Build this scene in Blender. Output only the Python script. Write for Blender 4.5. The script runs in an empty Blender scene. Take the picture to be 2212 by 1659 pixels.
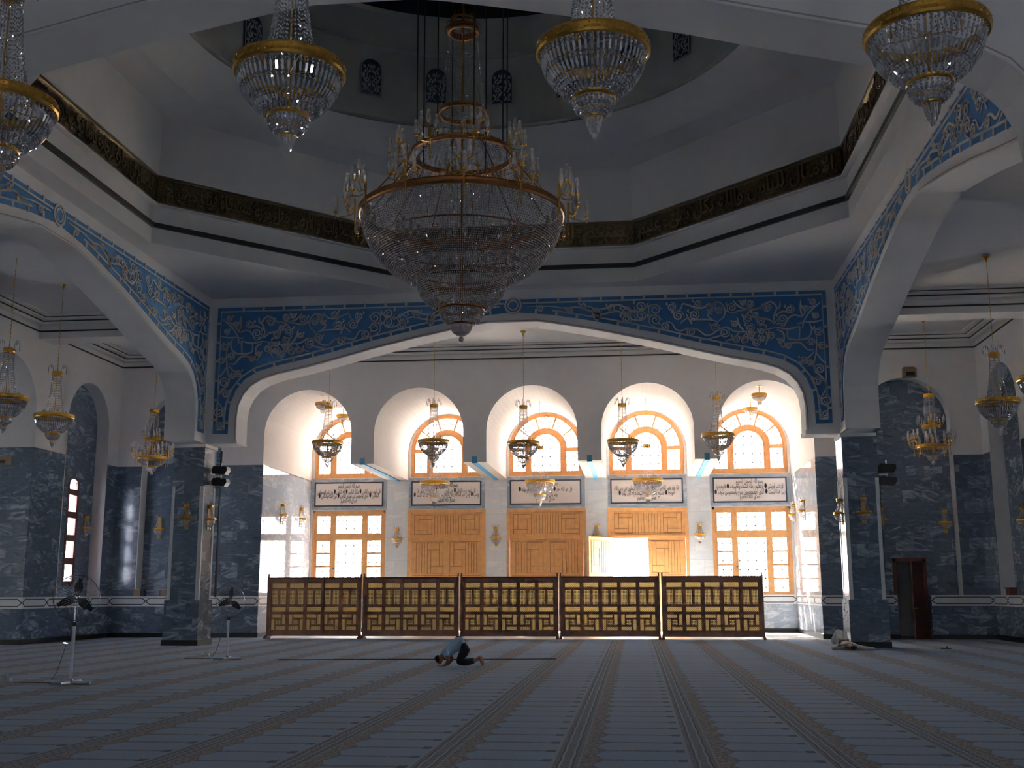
import bpy, math, random
from mathutils import Vector, Matrix
from mathutils.geometry import tessellate_polygon
random.seed(7)
PI = math.pi
sc = bpy.context.scene
col = sc.collection

# ---------------------------------------------------------------- camera, world, exposure
def cam_axes(pitch, yaw, roll):
    fw = Vector((-math.sin(yaw)*math.cos(pitch), math.cos(yaw)*math.cos(pitch), math.sin(pitch)))
    ri = Vector((math.cos(yaw), math.sin(yaw), 0)); up = ri.cross(fw)
    r = ri*math.cos(roll) + up*math.sin(roll); u = up*math.cos(roll) - ri*math.sin(roll)
    return r, u, fw
r_, u_, w_ = cam_axes(0.1825, 0.1096, -0.0020)
cam = bpy.data.objects.new('camera', bpy.data.cameras.new('camera')); col.objects.link(cam)
cam.data.sensor_width = 36.0; cam.data.lens = 2429.85/2212*36.0
cam.data.clip_start = 0.1; cam.data.clip_end = 400
cam.matrix_world = Matrix(((r_.x, u_.x, -w_.x, 0), (r_.y, u_.y, -w_.y, 0), (r_.z, u_.z, -w_.z, 1.6), (0, 0, 0, 1)))
sc.camera = cam
world = bpy.data.worlds.new('sky'); sc.world = world; world.use_nodes = True
bg = world.node_tree.nodes['Background']
bg.inputs['Color'].default_value = (0.84, 0.92, 1.0, 1); bg.inputs['Strength'].default_value = 25.0
sc.view_settings.view_transform = 'Standard'; sc.view_settings.look = 'None'
sc.view_settings.gamma = 1.0; sc.view_settings.exposure = 0.0; sc.view_settings.use_curve_mapping = False
cy_ = sc.cycles
cy_.use_denoising = True; cy_.max_bounces = 10; cy_.diffuse_bounces = 7; cy_.glossy_bounces = 4
cy_.transmission_bounces = 4; cy_.transparent_max_bounces = 14
cy_.sample_clamp_indirect = 30.0; cy_.caustics_reflective = False; cy_.caustics_refractive = False
sun = bpy.data.objects.new('sun', bpy.data.lights.new('sun', 'SUN')); col.objects.link(sun)
sun.data.energy = 480.0; sun.data.angle = 0.01; sun.data.color = (1.0, 0.95, 0.86)
sun.rotation_euler = Vector((0.30, -0.50, -0.84)).to_track_quat('-Z', 'Y').to_euler()
def portal(name, x, y, z, w, h, rz):
    """daylight guide exactly in a window opening (adds no light of its own)"""
    L = bpy.data.lights.new(name, 'AREA'); L.shape = 'RECTANGLE'; L.size = w; L.size_y = h
    o = bpy.data.objects.new(name, L); col.objects.link(o)
    o.location = (x, y, z); o.rotation_euler = (PI/2, 0, rz); L.cycles.is_portal = True
    return o

# main dimensions, metres: the domed bay is a square whose centre is (CX, CY)
CX, CY, HB = -3.684, 24.10, 9.74
YB = CY + HB; XL, XR = CX - HB, CX + HB
YA, YF = 39.92, 46.19                    # arcade wall, outer window wall
WL, WR = -19.2, 11.85                    # side walls
ZS, ZT = 6.18, 10.87                     # arch springing, top of the square
CENT = [CX + 4.13*k for k in (-2, -1, 0, 1, 2)]
AH = 1.64                                # half width of an arcade opening

# ---------------------------------------------------------------- materials
def mat(name):
    m = bpy.data.materials.new(name); m.use_nodes = True
    return m, m.node_tree, m.node_tree.nodes['Principled BSDF']
def simple(name, c, rough=0.6, metal=0.0, noise=0.0, scale=8.0, spec=0.5):
    m, t, b = mat(name)
    b.inputs['Base Color'].default_value = (*c, 1); b.inputs['Roughness'].default_value = rough
    b.inputs['Metallic'].default_value = metal; b.inputs['Specular IOR Level'].default_value = spec
    if noise:
        n = t.nodes.new('ShaderNodeTexNoise'); n.inputs['Scale'].default_value = scale; n.inputs['Detail'].default_value = 5
        g = t.nodes.new('ShaderNodeNewGeometry'); t.links.new(g.outputs['Position'], n.inputs['Vector'])
        r = t.nodes.new('ShaderNodeValToRGB')
        r.color_ramp.elements[0].color = (*[max(0, v*(1-noise)) for v in c], 1)
        r.color_ramp.elements[1].color = (*[min(1, v*(1+noise)) for v in c], 1)
        r.color_ramp.elements[0].position = 0.3; r.color_ramp.elements[1].position = 0.7
        t.links.new(n.outputs['Fac'], r.inputs['Fac']); t.links.new(r.outputs['Color'], b.inputs['Base Color'])
    return m
class X:
    """tiny expression builder over shader math nodes"""
    def __init__(s, t, o): s.t = t; s.o = o
    def _m(s, op, *a):
        n = s.t.nodes.new('ShaderNodeMath'); n.operation = op
        for i, v in enumerate((s,)+a):
            if isinstance(v, X): s.t.links.new(v.o, n.inputs[i])
            else: n.inputs[i].default_value = float(v)
        return X(s.t, n.outputs[0])
    def __add__(s, b): return s._m('ADD', b)
    def __sub__(s, b): return s._m('SUBTRACT', b)
    def __mul__(s, b): return s._m('MULTIPLY', b)
    def __truediv__(s, b): return s._m('DIVIDE', b)
    def fl(s): return s._m('FLOOR')
    def fr(s): return s._m('FRACT')
    def ab(s): return s._m('ABSOLUTE')
    def lt(s, b): return s._m('LESS_THAN', b)
    def gt(s, b): return s._m('GREATER_THAN', b)
    def sin(s): return s._m('SINE')
    def mx(s, b): return s._m('MAXIMUM', b)
    def mn(s, b): return s._m('MINIMUM', b)
    def band(s, a, b): return s.gt(a)*s.lt(b)
def pos(t):
    g = t.nodes.new('ShaderNodeNewGeometry'); q = t.nodes.new('ShaderNodeSeparateXYZ')
    t.links.new(g.outputs['Position'], q.inputs[0])
    return X(t, q.outputs[0]), X(t, q.outputs[1]), X(t, q.outputs[2])
def vec(t, x, y, z=0.0):
    n = t.nodes.new('ShaderNodeCombineXYZ')
    for i, v in enumerate((x, y, z)):
        if isinstance(v, X): t.links.new(v.o, n.inputs[i])
        else: n.inputs[i].default_value = v
    return n.outputs[0]
def noise(t, v, scale, detail=4, dist=0.0, rough=0.5):
    n = t.nodes.new('ShaderNodeTexNoise'); n.inputs['Scale'].default_value = scale
    n.inputs['Detail'].default_value = detail; n.inputs['Distortion'].default_value = dist
    n.inputs['Roughness'].default_value = rough
    t.links.new(v, n.inputs['Vector']); return X(t, n.outputs['Fac'])
def mixc(t, f, a, b):
    n = t.nodes.new('ShaderNodeMix'); n.data_type = 'RGBA'
    if isinstance(f, X): t.links.new(f.o, n.inputs[0])
    else: n.inputs[0].default_value = f
    for i, c in ((6, a), (7, b)):
        if isinstance(c, tuple): n.inputs[i].default_value = (*c, 1)
        else: t.links.new(c, n.inputs[i])
    return n.outputs[2]

def marble(name, dark, mid, light, rough, tile=(0.62, 0.42), sc_=1.0):
    m, t, b = mat(name)
    x, y, z = pos(t)
    u = x + y
    tu, tz = tile
    row = (z/tz).fl()
    k = (u/tu + (row*0.37).fr()).fl()
    rnd = ((k*12.9898 + row*78.233).sin()*43758.5).fr()
    rnd2 = ((k*39.3 + row*11.1).sin()*24634.6).fr()
    # long veins running mostly sideways, shifted from slab to slab
    v = vec(t, u*0.9 + rnd*13.0, z*2.6 + u*(rnd2 - 0.5)*1.6 + rnd2*9.0, rnd*5.0)
    a = noise(t, v, 1.3*sc_, 7, 1.6, 0.62)
    vein = (a*18.0 + rnd*4.0).sin()*0.5 + 0.5
    fine = noise(t, vec(t, u*3.0, z*16.0, rnd*7.0), 1.6*sc_, 5, 0.6, 0.7)
    f = (a*1.7 - 0.55) + (vein - 0.5)*0.25 + (fine - 0.5)*0.55 + (rnd - 0.5)*0.28
    f = f.mx(0.0).mn(1.0)
    c = mixc(t, (f*1.8).mn(1.0), dark, mid)
    c = mixc(t, ((f - 0.58)*2.8).mx(0.0).mn(1.0), c, light)
    fu = (u/tu + (row*0.37).fr()).fr(); fz = (z/tz).fr()
    joint = (fu.lt(0.010) + fz.lt(0.012)).mn(1.0)
    c = mixc(t, joint*0.35, c, tuple(v*0.5 for v in dark))
    t.links.new(c, b.inputs['Base Color'])
    b.inputs['Roughness'].default_value = rough; b.inputs['Specular IOR Level'].default_value = 0.6
    return m
M = {}
M['marble'] = marble('blue_marble', (0.075, 0.105, 0.155), (0.21, 0.26, 0.34), (0.54, 0.57, 0.61), 0.16)
M['marble_pale'] = marble('pale_marble', (0.30, 0.36, 0.44), (0.50, 0.54, 0.60), (0.74, 0.75, 0.77), 0.05)
M['white_marble'] = marble('white_marble', (0.70, 0.73, 0.76), (0.80, 0.82, 0.84), (0.86, 0.87, 0.88), 0.12, (0.9, 0.95), 0.6)
M['plaster'] = simple('plaster', (0.80, 0.775, 0.77), 0.85, noise=0.02, scale=3)
M['plaster_warm'] = simple('plaster_warm', (0.62, 0.565, 0.53), 0.8, noise=0.02, scale=2)
M['drum'] = simple('drum_plaster', (0.55, 0.56, 0.54), 0.9, noise=0.04, scale=2)
M['trim_dark'] = simple('dark_trim', (0.035, 0.035, 0.035), 0.5)
M['black_stone'] = simple('black_stone', (0.012, 0.012, 0.014), 0.35)
M['blue'] = simple('blue_paint', (0.065, 0.21, 0.48), 0.8, noise=0.10, scale=1.2)
M['blue_light'] = simple('blue_strip_paint', (0.10, 0.33, 0.58), 0.6)
M['relief'] = simple('relief_plaster', (0.62, 0.58, 0.55), 0.8)
M['lilac'] = simple('moulding_paint', (0.45, 0.38, 0.40), 0.7)
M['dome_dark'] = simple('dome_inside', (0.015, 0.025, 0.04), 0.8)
M['wood'] = simple('oak', (0.60, 0.31, 0.12), 0.45, noise=0.12, scale=5)
M['wood_groove'] = simple('oak_groove', (0.22, 0.10, 0.035), 0.6)
M['wood_red'] = simple('red_wood', (0.14, 0.045, 0.03), 0.5, noise=0.2, scale=6)
M['wood_screen'] = simple('screen_wood', (0.27, 0.13, 0.085), 0.5, noise=0.22, scale=4)
M['gold'] = simple('gilt_brass', (0.62, 0.34, 0.06), 0.30, 0.9, noise=0.15, scale=30)
M['gold_old'] = simple('old_brass', (0.34, 0.15, 0.05), 0.32, 0.85, noise=0.2, scale=30)
M['blue_dark'] = simple('dark_blue_paint', (0.035, 0.085, 0.15), 0.8)
M['gold_dark'] = simple('dark_gilt_relief', (0.16, 0.12, 0.07), 0.30, 0.8, noise=0.5, scale=14)
M['gold_letter'] = simple('gilt_lettering', (0.30, 0.22, 0.13), 0.35, 0.8)
M['chrome'] = simple('chrome', (0.6, 0.62, 0.66), 0.22, 1.0)
M['steel'] = simple('pale_enamel', (0.62, 0.68, 0.80), 0.35, 0.2)
M['black'] = simple('black_plastic', (0.012, 0.012, 0.012), 0.45)
M['ink'] = simple('black_lettering', (0.012, 0.012, 0.02), 0.5)
M['plaque'] = simple('plaque_stone', (0.72, 0.66, 0.63), 0.35)
M['plaque_rim'] = simple('plaque_rim', (0.03, 0.04, 0.07), 0.4)
M['tan'] = simple('tan_box', (0.28, 0.20, 0.12), 0.6)
M['vest_floor'] = marble('vestibule_floor', (0.55, 0.58, 0.56), (0.68, 0.70, 0.69), (0.78, 0.80, 0.79), 0.25, (0.6, 0.6))
M['ground'] = simple('pale_paving', (0.6, 0.58, 0.54), 0.9)
M['skin'] = simple('skin', (0.33, 0.16, 0.11), 0.55)
M['hair'] = simple('black_hair', (0.008, 0.007, 0.007), 0.6)
M['shirt'] = simple('light_blue_shirt', (0.42, 0.58, 0.78), 0.85, noise=0.06, scale=9)
M['trousers'] = simple('dark_trousers', (0.018, 0.022, 0.028), 0.9)
M['robe'] = simple('white_robe', (0.62, 0.60, 0.60), 0.85, noise=0.08, scale=10)
M['outlet'] = simple('white_plastic', (0.6, 0.6, 0.6), 0.5)

def crystal(name, tint, k, rough, dif=0.45, sparkle=0.0):
    m, t, b = mat(name); t.nodes.remove(b); out = t.nodes['Material Output']
    g = t.nodes.new('ShaderNodeBsdfGlossy'); g.inputs['Color'].default_value = (*tint, 1); g.inputs['Roughness'].default_value = rough
    d = t.nodes.new('ShaderNodeBsdfDiffuse'); d.inputs['Color'].default_value = (*tint, 1)
    if sparkle:        # sparkle painted into the diffuse colour: random cells from dim to white
        x, y, z = pos(t); w = t.nodes.new('ShaderNodeTexWhiteNoise'); w.noise_dimensions = '3D'
        t.links.new(vec(t, (x*sparkle).fl(), (y*sparkle).fl(), (z*sparkle).fl()), w.inputs['Vector'])
        q = X(t, w.outputs['Value']); q = q*q*q
        t.links.new(mixc(t, q, tuple(v*0.62 for v in tint), (1.0, 1.0, 1.0)), d.inputs['Color'])
    tr = t.nodes.new('ShaderNodeBsdfTransparent'); tr.inputs['Color'].default_value = (0.92, 0.92, 0.94, 1)
    a = t.nodes.new('ShaderNodeMixShader'); a.inputs[0].default_value = dif
    t.links.new(g.outputs[0], a.inputs[1]); t.links.new(d.outputs[0], a.inputs[2])
    c = t.nodes.new('ShaderNodeMixShader'); c.inputs[0].default_value = k
    t.links.new(tr.outputs[0], c.inputs[1]); t.links.new(a.outputs[0], c.inputs[2])
    t.links.new(c.outputs[0], out.inputs['Surface'])
    return m
M['crystal'] = crystal('cut_crystal', (0.97, 0.95, 0.97), 0.85, 0.05, 0.45, 23.0)
M['crystal_fine'] = crystal('fine_crystal', (0.92, 0.87, 0.85), 0.50, 0.12)
M['crystal_warm'] = crystal('smoky_crystal', (0.96, 0.88, 0.84), 0.88, 0.05, 0.6, 31.0)
M['veil'] = crystal('crystal_veil', (0.30, 0.26, 0.25), 0.16, 0.6, 1.0)
M['pane'] = crystal('window_glass', (0.9, 0.95, 1.0), 0.06, 0.02)
# gypsum lattice lets part of the daylight through
m, t, b = mat('gypsum_lattice'); t.nodes.remove(b)
d = t.nodes.new('ShaderNodeBsdfDiffuse'); d.inputs['Color'].default_value = (0.8, 0.78, 0.74, 1)
tl = t.nodes.new('ShaderNodeBsdfTranslucent'); tl.inputs['Color'].default_value = (0.85, 0.82, 0.78, 1)
mx = t.nodes.new('ShaderNodeMixShader'); mx.inputs[0].default_value = 0.14
t.links.new(d.outputs[0], mx.inputs[1]); t.links.new(tl.outputs[0], mx.inputs[2])
t.links.new(mx.outputs[0], t.nodes['Material Output'].inputs['Surface']); M['gypsum'] = m
# turned-wood filling of the screens: pale beads around dark holes, in two layouts
def fill_mat(name, diag):
    m, t, b = mat(name); x, y, z = pos(t)
    s = 1/0.048
    a = (x*s); c = (z*s)
    if diag: a, c = (x + z)*s*0.72, (x - z)*s*0.72
    fa = (a.fr() - 0.5).ab(); fc = (c.fr() - 0.5).ab()
    hole = fa.lt(0.30)*fc.lt(0.30)
    cc = mixc(t, hole, (0.66, 0.56, 0.34), (0.07, 0.035, 0.015) if not diag else (0.36, 0.28, 0.13))
    b.inputs['Roughness'].default_value = 0.6
    t.links.new(cc, b.inputs['Base Color'])
    tl = t.nodes.new('ShaderNodeBsdfTranslucent'); t.links.new(cc, tl.inputs['Color'])
    mx = t.nodes.new('ShaderNodeMixShader'); mx.inputs[0].default_value = 0.65
    t.links.new(b.outputs[0], mx.inputs[1]); t.links.new(tl.outputs[0], mx.inputs[2])
    t.links.new(mx.outputs[0], t.nodes['Material Output'].inputs['Surface'])
    return m
M['fill_sq'] = fill_mat('turned_lattice', False); M['fill_dg'] = fill_mat('fine_lattice', True)
# carpet woven in long prayer strips
def carpet():
    m, t, b = mat('prayer_carpet'); x, y, z = pos(t)
    wob = noise(t, vec(t, x, y), 9.0, 3)
    lane = (x*1.0 + y*0.0028 + 0.687)/1.3055
    f = lane.fr(); k = lane.fl()
    yy = y + ((k*7.31).sin()*3.7)
    fl = noise(t, vec(t, x*1.0, y*1.0), 26.0, 4, 1.0)
    fine = noise(t, vec(t, x, y), 70.0, 2)
    field = mixc(t, (fine*1.1).mn(1.0), (0.115, 0.185, 0.31), (0.215, 0.30, 0.45))
    brown = mixc(t, ((fl - 0.40)*5.0).mx(0.0).mn(1.0), (0.27, 0.215, 0.205), (0.06, 0.05, 0.055))
    edge = (((yy/0.65).fr() - 0.5).ab()*-0.16) + 0.05 + (fl - 0.5)*0.05
    # brown flowered side border, saw-toothed towards the field
    isb = (f - edge).lt(0.225)
    c = mixc(t, isb, field, brown)
    ins = (f - edge - 0.225).ab().lt(0.006); c = mixc(t, ins*0.6, c, (0.07, 0.06, 0.07))
    ph = (yy/0.65).fr()
    ln = (ph - 0.5).ab().lt(0.075)*f.band(0.22, 0.86)*((fl*0.5 + fine*0.5).gt(0.46)); c = mixc(t, ln*0.85, c, (0.075, 0.06, 0.07))
    ln2 = (ph - 0.5).ab().band(0.09, 0.13)*f.band(0.27, 0.86); c = mixc(t, ln2*0.5, c, (0.27, 0.24, 0.25))
    sq = (ph - 0.5).ab().lt(0.13)*f.band(0.815, 0.885); c = mixc(t, sq, c, (0.05, 0.05, 0.075))
    # dark guard band between strips with pale wavy lines
    g = (f - 0.0).mn((f*-1.0) + 1.0)                 # distance to the lane joint
    band = g.lt(0.095); small = ((x*55.0).sin()*(y*40.0).sin())*0.5 + 0.5
    gb = mixc(t, small, (0.06, 0.07, 0.10), (0.16, 0.175, 0.22)); c = mixc(t, band, c, gb)
    w = g + ((y*9.0).sin()*0.004) + (wob - 0.5)*0.01
    c = mixc(t, ((w - 0.036).ab().lt(0.008))*0.8, c, (0.27, 0.29, 0.34))
    c = mixc(t, ((w - 0.052).ab().lt(0.007))*0.9, c, (0.03, 0.03, 0.045))
    c = mixc(t, ((g - 0.095).ab().lt(0.008))*0.7, c, (0.24, 0.24, 0.27))
    t.links.new(c, b.inputs['Base Color']); b.inputs['Roughness'].default_value = 0.95
    b.inputs['Specular IOR Level'].default_value = 0.1
    b.inputs['Sheen Weight'].default_value = 0.15
    return m
M['carpet'] = carpet()

# ---------------------------------------------------------------- mesh helpers
class MB:
    def __init__(s): s.v = []; s.f = []; s.mi = []; s.mats = []
    def _m(s, m):
        if m not in s.mats: s.mats.append(m)
        return s.mats.index(m)
    def add(s, vs, fs, m):
        b = len(s.v); k = s._m(m); s.v.extend(vs)
        for f in fs: s.f.append(tuple(i+b for i in f)); s.mi.append(k)
    def box(s, a, b, m):
        x0, y0, z0 = (min(p, q) for p, q in zip(a, b)); x1, y1, z1 = (max(p, q) for p, q in zip(a, b))
        s.add([(x0,y0,z0),(x1,y0,z0),(x1,y1,z0),(x0,y1,z0),(x0,y0,z1),(x1,y0,z1),(x1,y1,z1),(x0,y1,z1)],
              [(0,3,2,1),(4,5,6,7),(0,1,5,4),(1,2,6,5),(2,3,7,6),(3,0,4,7)], m)
    def slab(s, outer, holes, fn, d0, d1, m, me=None):
        """extruded polygon with holes; fn(u, v, d) gives the point"""
        loops = [outer]+list(holes); pts = [p for l in loops for p in l]
        tri = tessellate_polygon([[Vector((p[0], p[1], 0)) for p in l] for l in loops])
        n = len(pts); me = me or m
        s.add([fn(p[0], p[1], d0) for p in pts], [tuple(t_) for t_ in tri], m)
        s.add([fn(p[0], p[1], d1) for p in pts], [tuple(reversed(t_)) for t_ in tri], m)
        for l in loops:
            k = len(l)
            s.add([fn(p[0], p[1], d0) for p in l]+[fn(p[0], p[1], d1) for p in l],
                  [(i, (i+1) % k, k+(i+1) % k, k+i) for i in range(k)], me)
    def lathe(s, prof, m, n=24, c=(0,0,0), a0=0.0, a1=2*PI, cap=False):
        full = abs(a1-a0-2*PI) < 1e-6; k = n if full else n+1
        vs = [(c[0]+r*math.cos(a0+(a1-a0)*j/n), c[1]+r*math.sin(a0+(a1-a0)*j/n), c[2]+z) for r, z in prof for j in range(k)]
        fs = []
        for i in range(len(prof)-1):
            for j in range(n):
                j2 = (j+1) % k
                fs.append((i*k+j, i*k+j2, (i+1)*k+j2, (i+1)*k+j))
        if cap: fs += [tuple(range(k-1, -1, -1)), tuple((len(prof)-1)*k+j for j in range(k))]
        s.add(vs, fs, m)
    def tube(s, pts, r, m, n=6, closed=False, caps=True):
        pts = [Vector(p) for p in pts]; k = len(pts); vs = []; up = Vector((0,0,1))
        for i, p in enumerate(pts):
            a = pts[(i-1) % k] if (closed or i > 0) else p; b = pts[(i+1) % k] if (closed or i < k-1) else p
            d = (b-a).normalized() if (b-a).length > 1e-9 else Vector((0,0,1))
            q = d.cross(up)
            if q.length < 1e-3: q = d.cross(Vector((1,0,0)))
            q.normalize(); w = q.cross(d); rr = r[i] if isinstance(r, (list, tuple)) else r
            vs += [tuple(p+(q*math.cos(2*PI*j/n)+w*math.sin(2*PI*j/n))*rr) for j in range(n)]
        fs = []
        for i in range(k if closed else k-1):
            i2 = (i+1) % k
            for j in range(n): fs.append((i*n+j, i*n+(j+1) % n, i2*n+(j+1) % n, i2*n+j))
        if caps and not closed: fs += [tuple(range(n-1, -1, -1)), tuple((k-1)*n+j for j in range(n))]
        s.add(vs, fs, m)
    def gem(s, c, rx, rz, m, n=4, ph=0.0):
        x, y, z = c
        l = rx*0.5; u1, u2, u3, u4 = (random.uniform(-l, l) for _ in range(4)); ph += u1*9/max(rx, 1e-6)*0.1
        vs = [(x+u1, y+u2, z+rz), (x+u3, y+u4, z-rz)]+[(x+rx*math.cos(ph+2*PI*j/n), y+rx*math.sin(ph+2*PI*j/n), z) for j in range(n)]
        s.add(vs, [(0, 2+j, 2+(j+1) % n) for j in range(n)]+[(1, 2+(j+1) % n, 2+j) for j in range(n)], m)
    def stick(s, a, b, w, m, n=3):
        """elongated cut prism between two points"""
        a, b = Vector(a), Vector(b); mid = (a+b)/2; d = (b-a).normalized()
        q = d.cross(Vector((0.3, 0.5, 1))).normalized(); e = q.cross(d)
        a2 = a.lerp(b, .18); b2 = a.lerp(b, .82)
        vs = [tuple(a), tuple(b)]
        for p in (a2, b2): vs += [tuple(p+(q*math.cos(2*PI*j/n)+e*math.sin(2*PI*j/n))*w) for j in range(n)]
        fs = []
        for j in range(n):
            k = (j+1) % n; fs += [(0, 2+k, 2+j), (2+j, 2+k, 2+n+k, 2+n+j), (1, 2+n+j, 2+n+k)]
        s.add(vs, fs, m)
    def build(s, name, parent=None, smooth=False):
        me = bpy.data.meshes.new(name); me.from_pydata([tuple(v) for v in s.v], [], s.f)
        for m in s.mats: me.materials.append(M[m] if isinstance(m, str) else m)
        me.polygons.foreach_set('material_index', s.mi)
        if smooth: me.polygons.foreach_set('use_smooth', [True]*len(s.f))
        me.update(); o = bpy.data.objects.new(name, me); col.objects.link(o)
        if parent: o.parent = parent
        return o
def st(o, label=None):
    o['kind'] = 'structure'
    if label: o['label'] = label
    return o
def tag(o, label, cat, group=None):
    o['label'] = label; o['category'] = cat
    if group: o['group'] = group
    return o
def empty(name, loc, rz=0.0):
    o = bpy.data.objects.new(name, None); col.objects.link(o); o.empty_display_size = 0.2
    o.location = loc; o.rotation_euler = (0, 0, rz); return o
KIDS = {}
def kids(o):
    if o.name not in KIDS: KIDS[o.name] = [c for c in bpy.data.objects if c.parent == o]
    return KIDS[o.name]
def copy_tree(o, parent=None):
    c = o.copy(); col.objects.link(c); c.parent = parent
    for ch in kids(o): copy_tree(ch, c)
    return c
def place(proto, used, loc, rz, s, label, group):
    o = proto if not used else copy_tree(proto)
    o.location = loc; o.rotation_euler = (0, 0, rz); o.scale = (s, s, s)
    o['label'] = label; o['group'] = group
    return o
fy = lambda u, v, d: (u, d, v)          # wall standing along X
fx = lambda u, v, d: (d, u, v)          # wall standing along Y
def arc(c, r, z, n=20, a0=PI, a1=0.0):
    return [(c+r*math.cos(a0+(a1-a0)*i/n), z+r*math.sin(a0+(a1-a0)*i/n)) for i in range(n+1)]
def arch_hole(c, hw, z0, ztop, n=20):
    zs = ztop-hw
    return [(c-hw, z0)]+arc(c, hw, zs, n)+[(c+hw, z0)]
def rect(a, b, c, d): return [(a, c), (b, c), (b, d), (a, d)]

# ================================================================ the setting
b = MB(); b.box((-27, -6, -0.3), (19.5, YA-0.30, 0), 'carpet'); st(b.build('floor'))
b = MB(); b.box((-27, YA-0.30, -0.3), (19.5, YF, 0), 'vest_floor'); st(b.build('floor_vestibule'))
b = MB(); b.box((-60, YF, -0.35), (60, 120, -0.02), 'ground'); st(b.build('floor_outside'))

# far vestibule: five barrel vaults between the arcade wall and the window wall
VL, VR = CENT[0]-AH, CENT[-1]+AH
ol = [(VL-0.01, ZS)]
for i, c in enumerate(CENT):
    ol += [(c-AH, ZS)]+arc(c, AH, 8.95-AH, 28)+[(c+AH, ZS)]
ol += [(VR+0.01, ZS), (VR+0.01, ZT), (VL-0.01, ZT)]
b = MB(); b.slab(ol[:], [], fy, YA, YF, 'plaster_warm')
# the flat front of this block is the grey plaster of the hall, so face it with its own sheet
b.slab(ol[:], [], fy, YA-0.03, YA, 'plaster')
st(b.build('wall_arcade'))
for i in range(4):
    x = (CENT[i]+CENT[i+1])/2; b = MB()
    b.box((x-0.09, YA-0.06, ZS-0.035), (x+0.09, YF-0.05, ZS), 'blue_light')
    b.box((x-0.09, YA-0.06, ZS-0.035), (x+0.09, YA-0.03, ZS+0.20), 'blue_light')
    st(b.build('trim_%d' % (i+1)), 'blue painted strip along the underside of a vault rib')
for side, x0, x1 in (('left', VL-0.45, VL), ('right', VR, VR+0.45)):
    b = MB(); b.box((x0, YA+0.5, 0), (x1, YF, 6.2), 'marble_pale'); b.box((VL if x1 == VL else VR, YA+0.002, 0.0), ((VL+0.004) if x1 == VL else (VR-0.004), YA+0.5, 6.2), 'marble_pale'); st(b.build('wall_vestibule_%s' % side))

# window wall with its openings
def far_wall():
    holes = []
    for i, c in enumerate(CENT):
        holes.append(arch_hole(c, 1.52, 6.30, 8.93, 28))
        if i in (0, 4): holes.append(rect(c-1.56, c+1.56, 1.34, 4.95))
        else: holes.append(rect(c-1.63, c+1.63, 0.0, 4.95))
    # doors reach the floor: cut the sheet from the outline instead
    out = [(VL-0.65, 0)]
    for i in (1, 2, 3):
        c = CENT[i]; out += [(c-1.63, 0), (c-1.63, 4.95), (c+1.63, 4.95), (c+1.63, 0)]
    out += [(VR+0.65, 0), (VR+0.65, ZT), (VL-0.65, ZT)]
    hs = [h for i, h in enumerate(holes) if not (len(h) == 4 and h[0][1] == 0.0)]
    b = MB(); b.slab(out, hs, fy, YF, YF+0.40, 'white_marble'); return b
o = st(far_wall().build('wall_far'))
for i, c in enumerate(CENT):
    b = MB(); b.slab(rect(c-1.60, c+1.60, 4.97, 6.28), [], fy, YF-0.02, YF+0.02, 'marble_pale')
    st(b.build('trim_%d' % (5+i)), 'blue-grey marble surround behind the inscription plaque')

# back walls of the hall on either side of the arcade, with an arched niche in each
def lower_upper(name, u0, u1, niche, fn, d0, d1, extra_low=(), extra_up=()):
    lo = [(u0, 0), (u1, 0), (u1, 6.2), (u0, 6.2)]; up = [(u0, 6.2), (u1, 6.2), (u1, 11.2), (u0, 11.2)]
    return lo, up
NC = 13.02; NH = 1.52; ND = 0.45
def notch_low(u0, u1, cuts, z=6.2):
    """marble dado outline with full-height notches (centre, half width, floor level)"""
    out = [(u0, 0), (u1, 0), (u1, z)]
    for c, h, zb in sorted(cuts, reverse=True): out += [(c+h, z), (c+h, zb), (c-h, zb), (c-h, z)]
    return out+[(u0, z)]
def notch_up(u0, u1, cuts, z=6.2, top=11.2, apex=8.95):
    out = [(u0, z)]
    for c, h in sorted(cuts): out += [(c-h, z)]+arc(c, h, apex-h, 24)+[(c+h, z)]
    return out+[(u1, z), (u1, top), (u0, top)]
for side, s in (('left', -1), ('right', 1)):
    n = CX+s*NC
    u0, u1 = (WL-0.5, VL-0.01) if s < 0 else (VR+0.01, WR+0.5)
    cuts = [(n, NH, 1.45)]
    b = MB(); lo = notch_low(u0, u1, cuts)
    if s > 0:       # doorway through the dado under the niche
        dx0, dx1 = 8.72, 9.80
        lo = [(u0, 0), (dx0, 0), (dx0, 1.45), (n-NH, 1.45), (n-NH, 6.2), (u0, 6.2)]
        b.slab(lo, [], fy, YA, YA+0.5, 'marble')
        lo = [(dx1, 0), (u1, 0), (u1, 6.2), (n+NH, 6.2), (n+NH, 1.45), (dx1, 1.45)]
    b.slab(lo, [], fy, YA, YA+0.5, 'marble')
    st(b.build('wall_back_%s_dado' % side))
    b = MB(); b.slab(notch_up(u0, u1, [(n, NH)]), [], fy, YA, YA+0.5, 'plaster'); st(b.build('wall_back_%s' % side))
    b = MB(); outl = rect(n-NH-.1, n+NH+.1, 1.3, 9.2)
    if s > 0: outl = [(n-NH-.1, 1.3), (dx0, 1.3), (dx0, 2.70), (dx1, 2.70), (dx1, 1.3), (n+NH+.1, 1.3), (n+NH+.1, 9.2), (n-NH-.1, 9.2)]
    b.slab(outl, [], fy, YA+ND, YA+ND+0.35, 'marble'); st(b.build('wall_niche_back_%s' % side))
    b = MB(); a = arch_hole(n, NH+.01, 1.46, 8.96, 24); a2 = arch_hole(n, NH-0.015, 1.46, 8.93, 24)
    b.slab(a+a2[::-1], [], fy, YA-0.012, YA+ND, 'plaster'); st(b.build('trim_niche_back_%s' % side))
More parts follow.
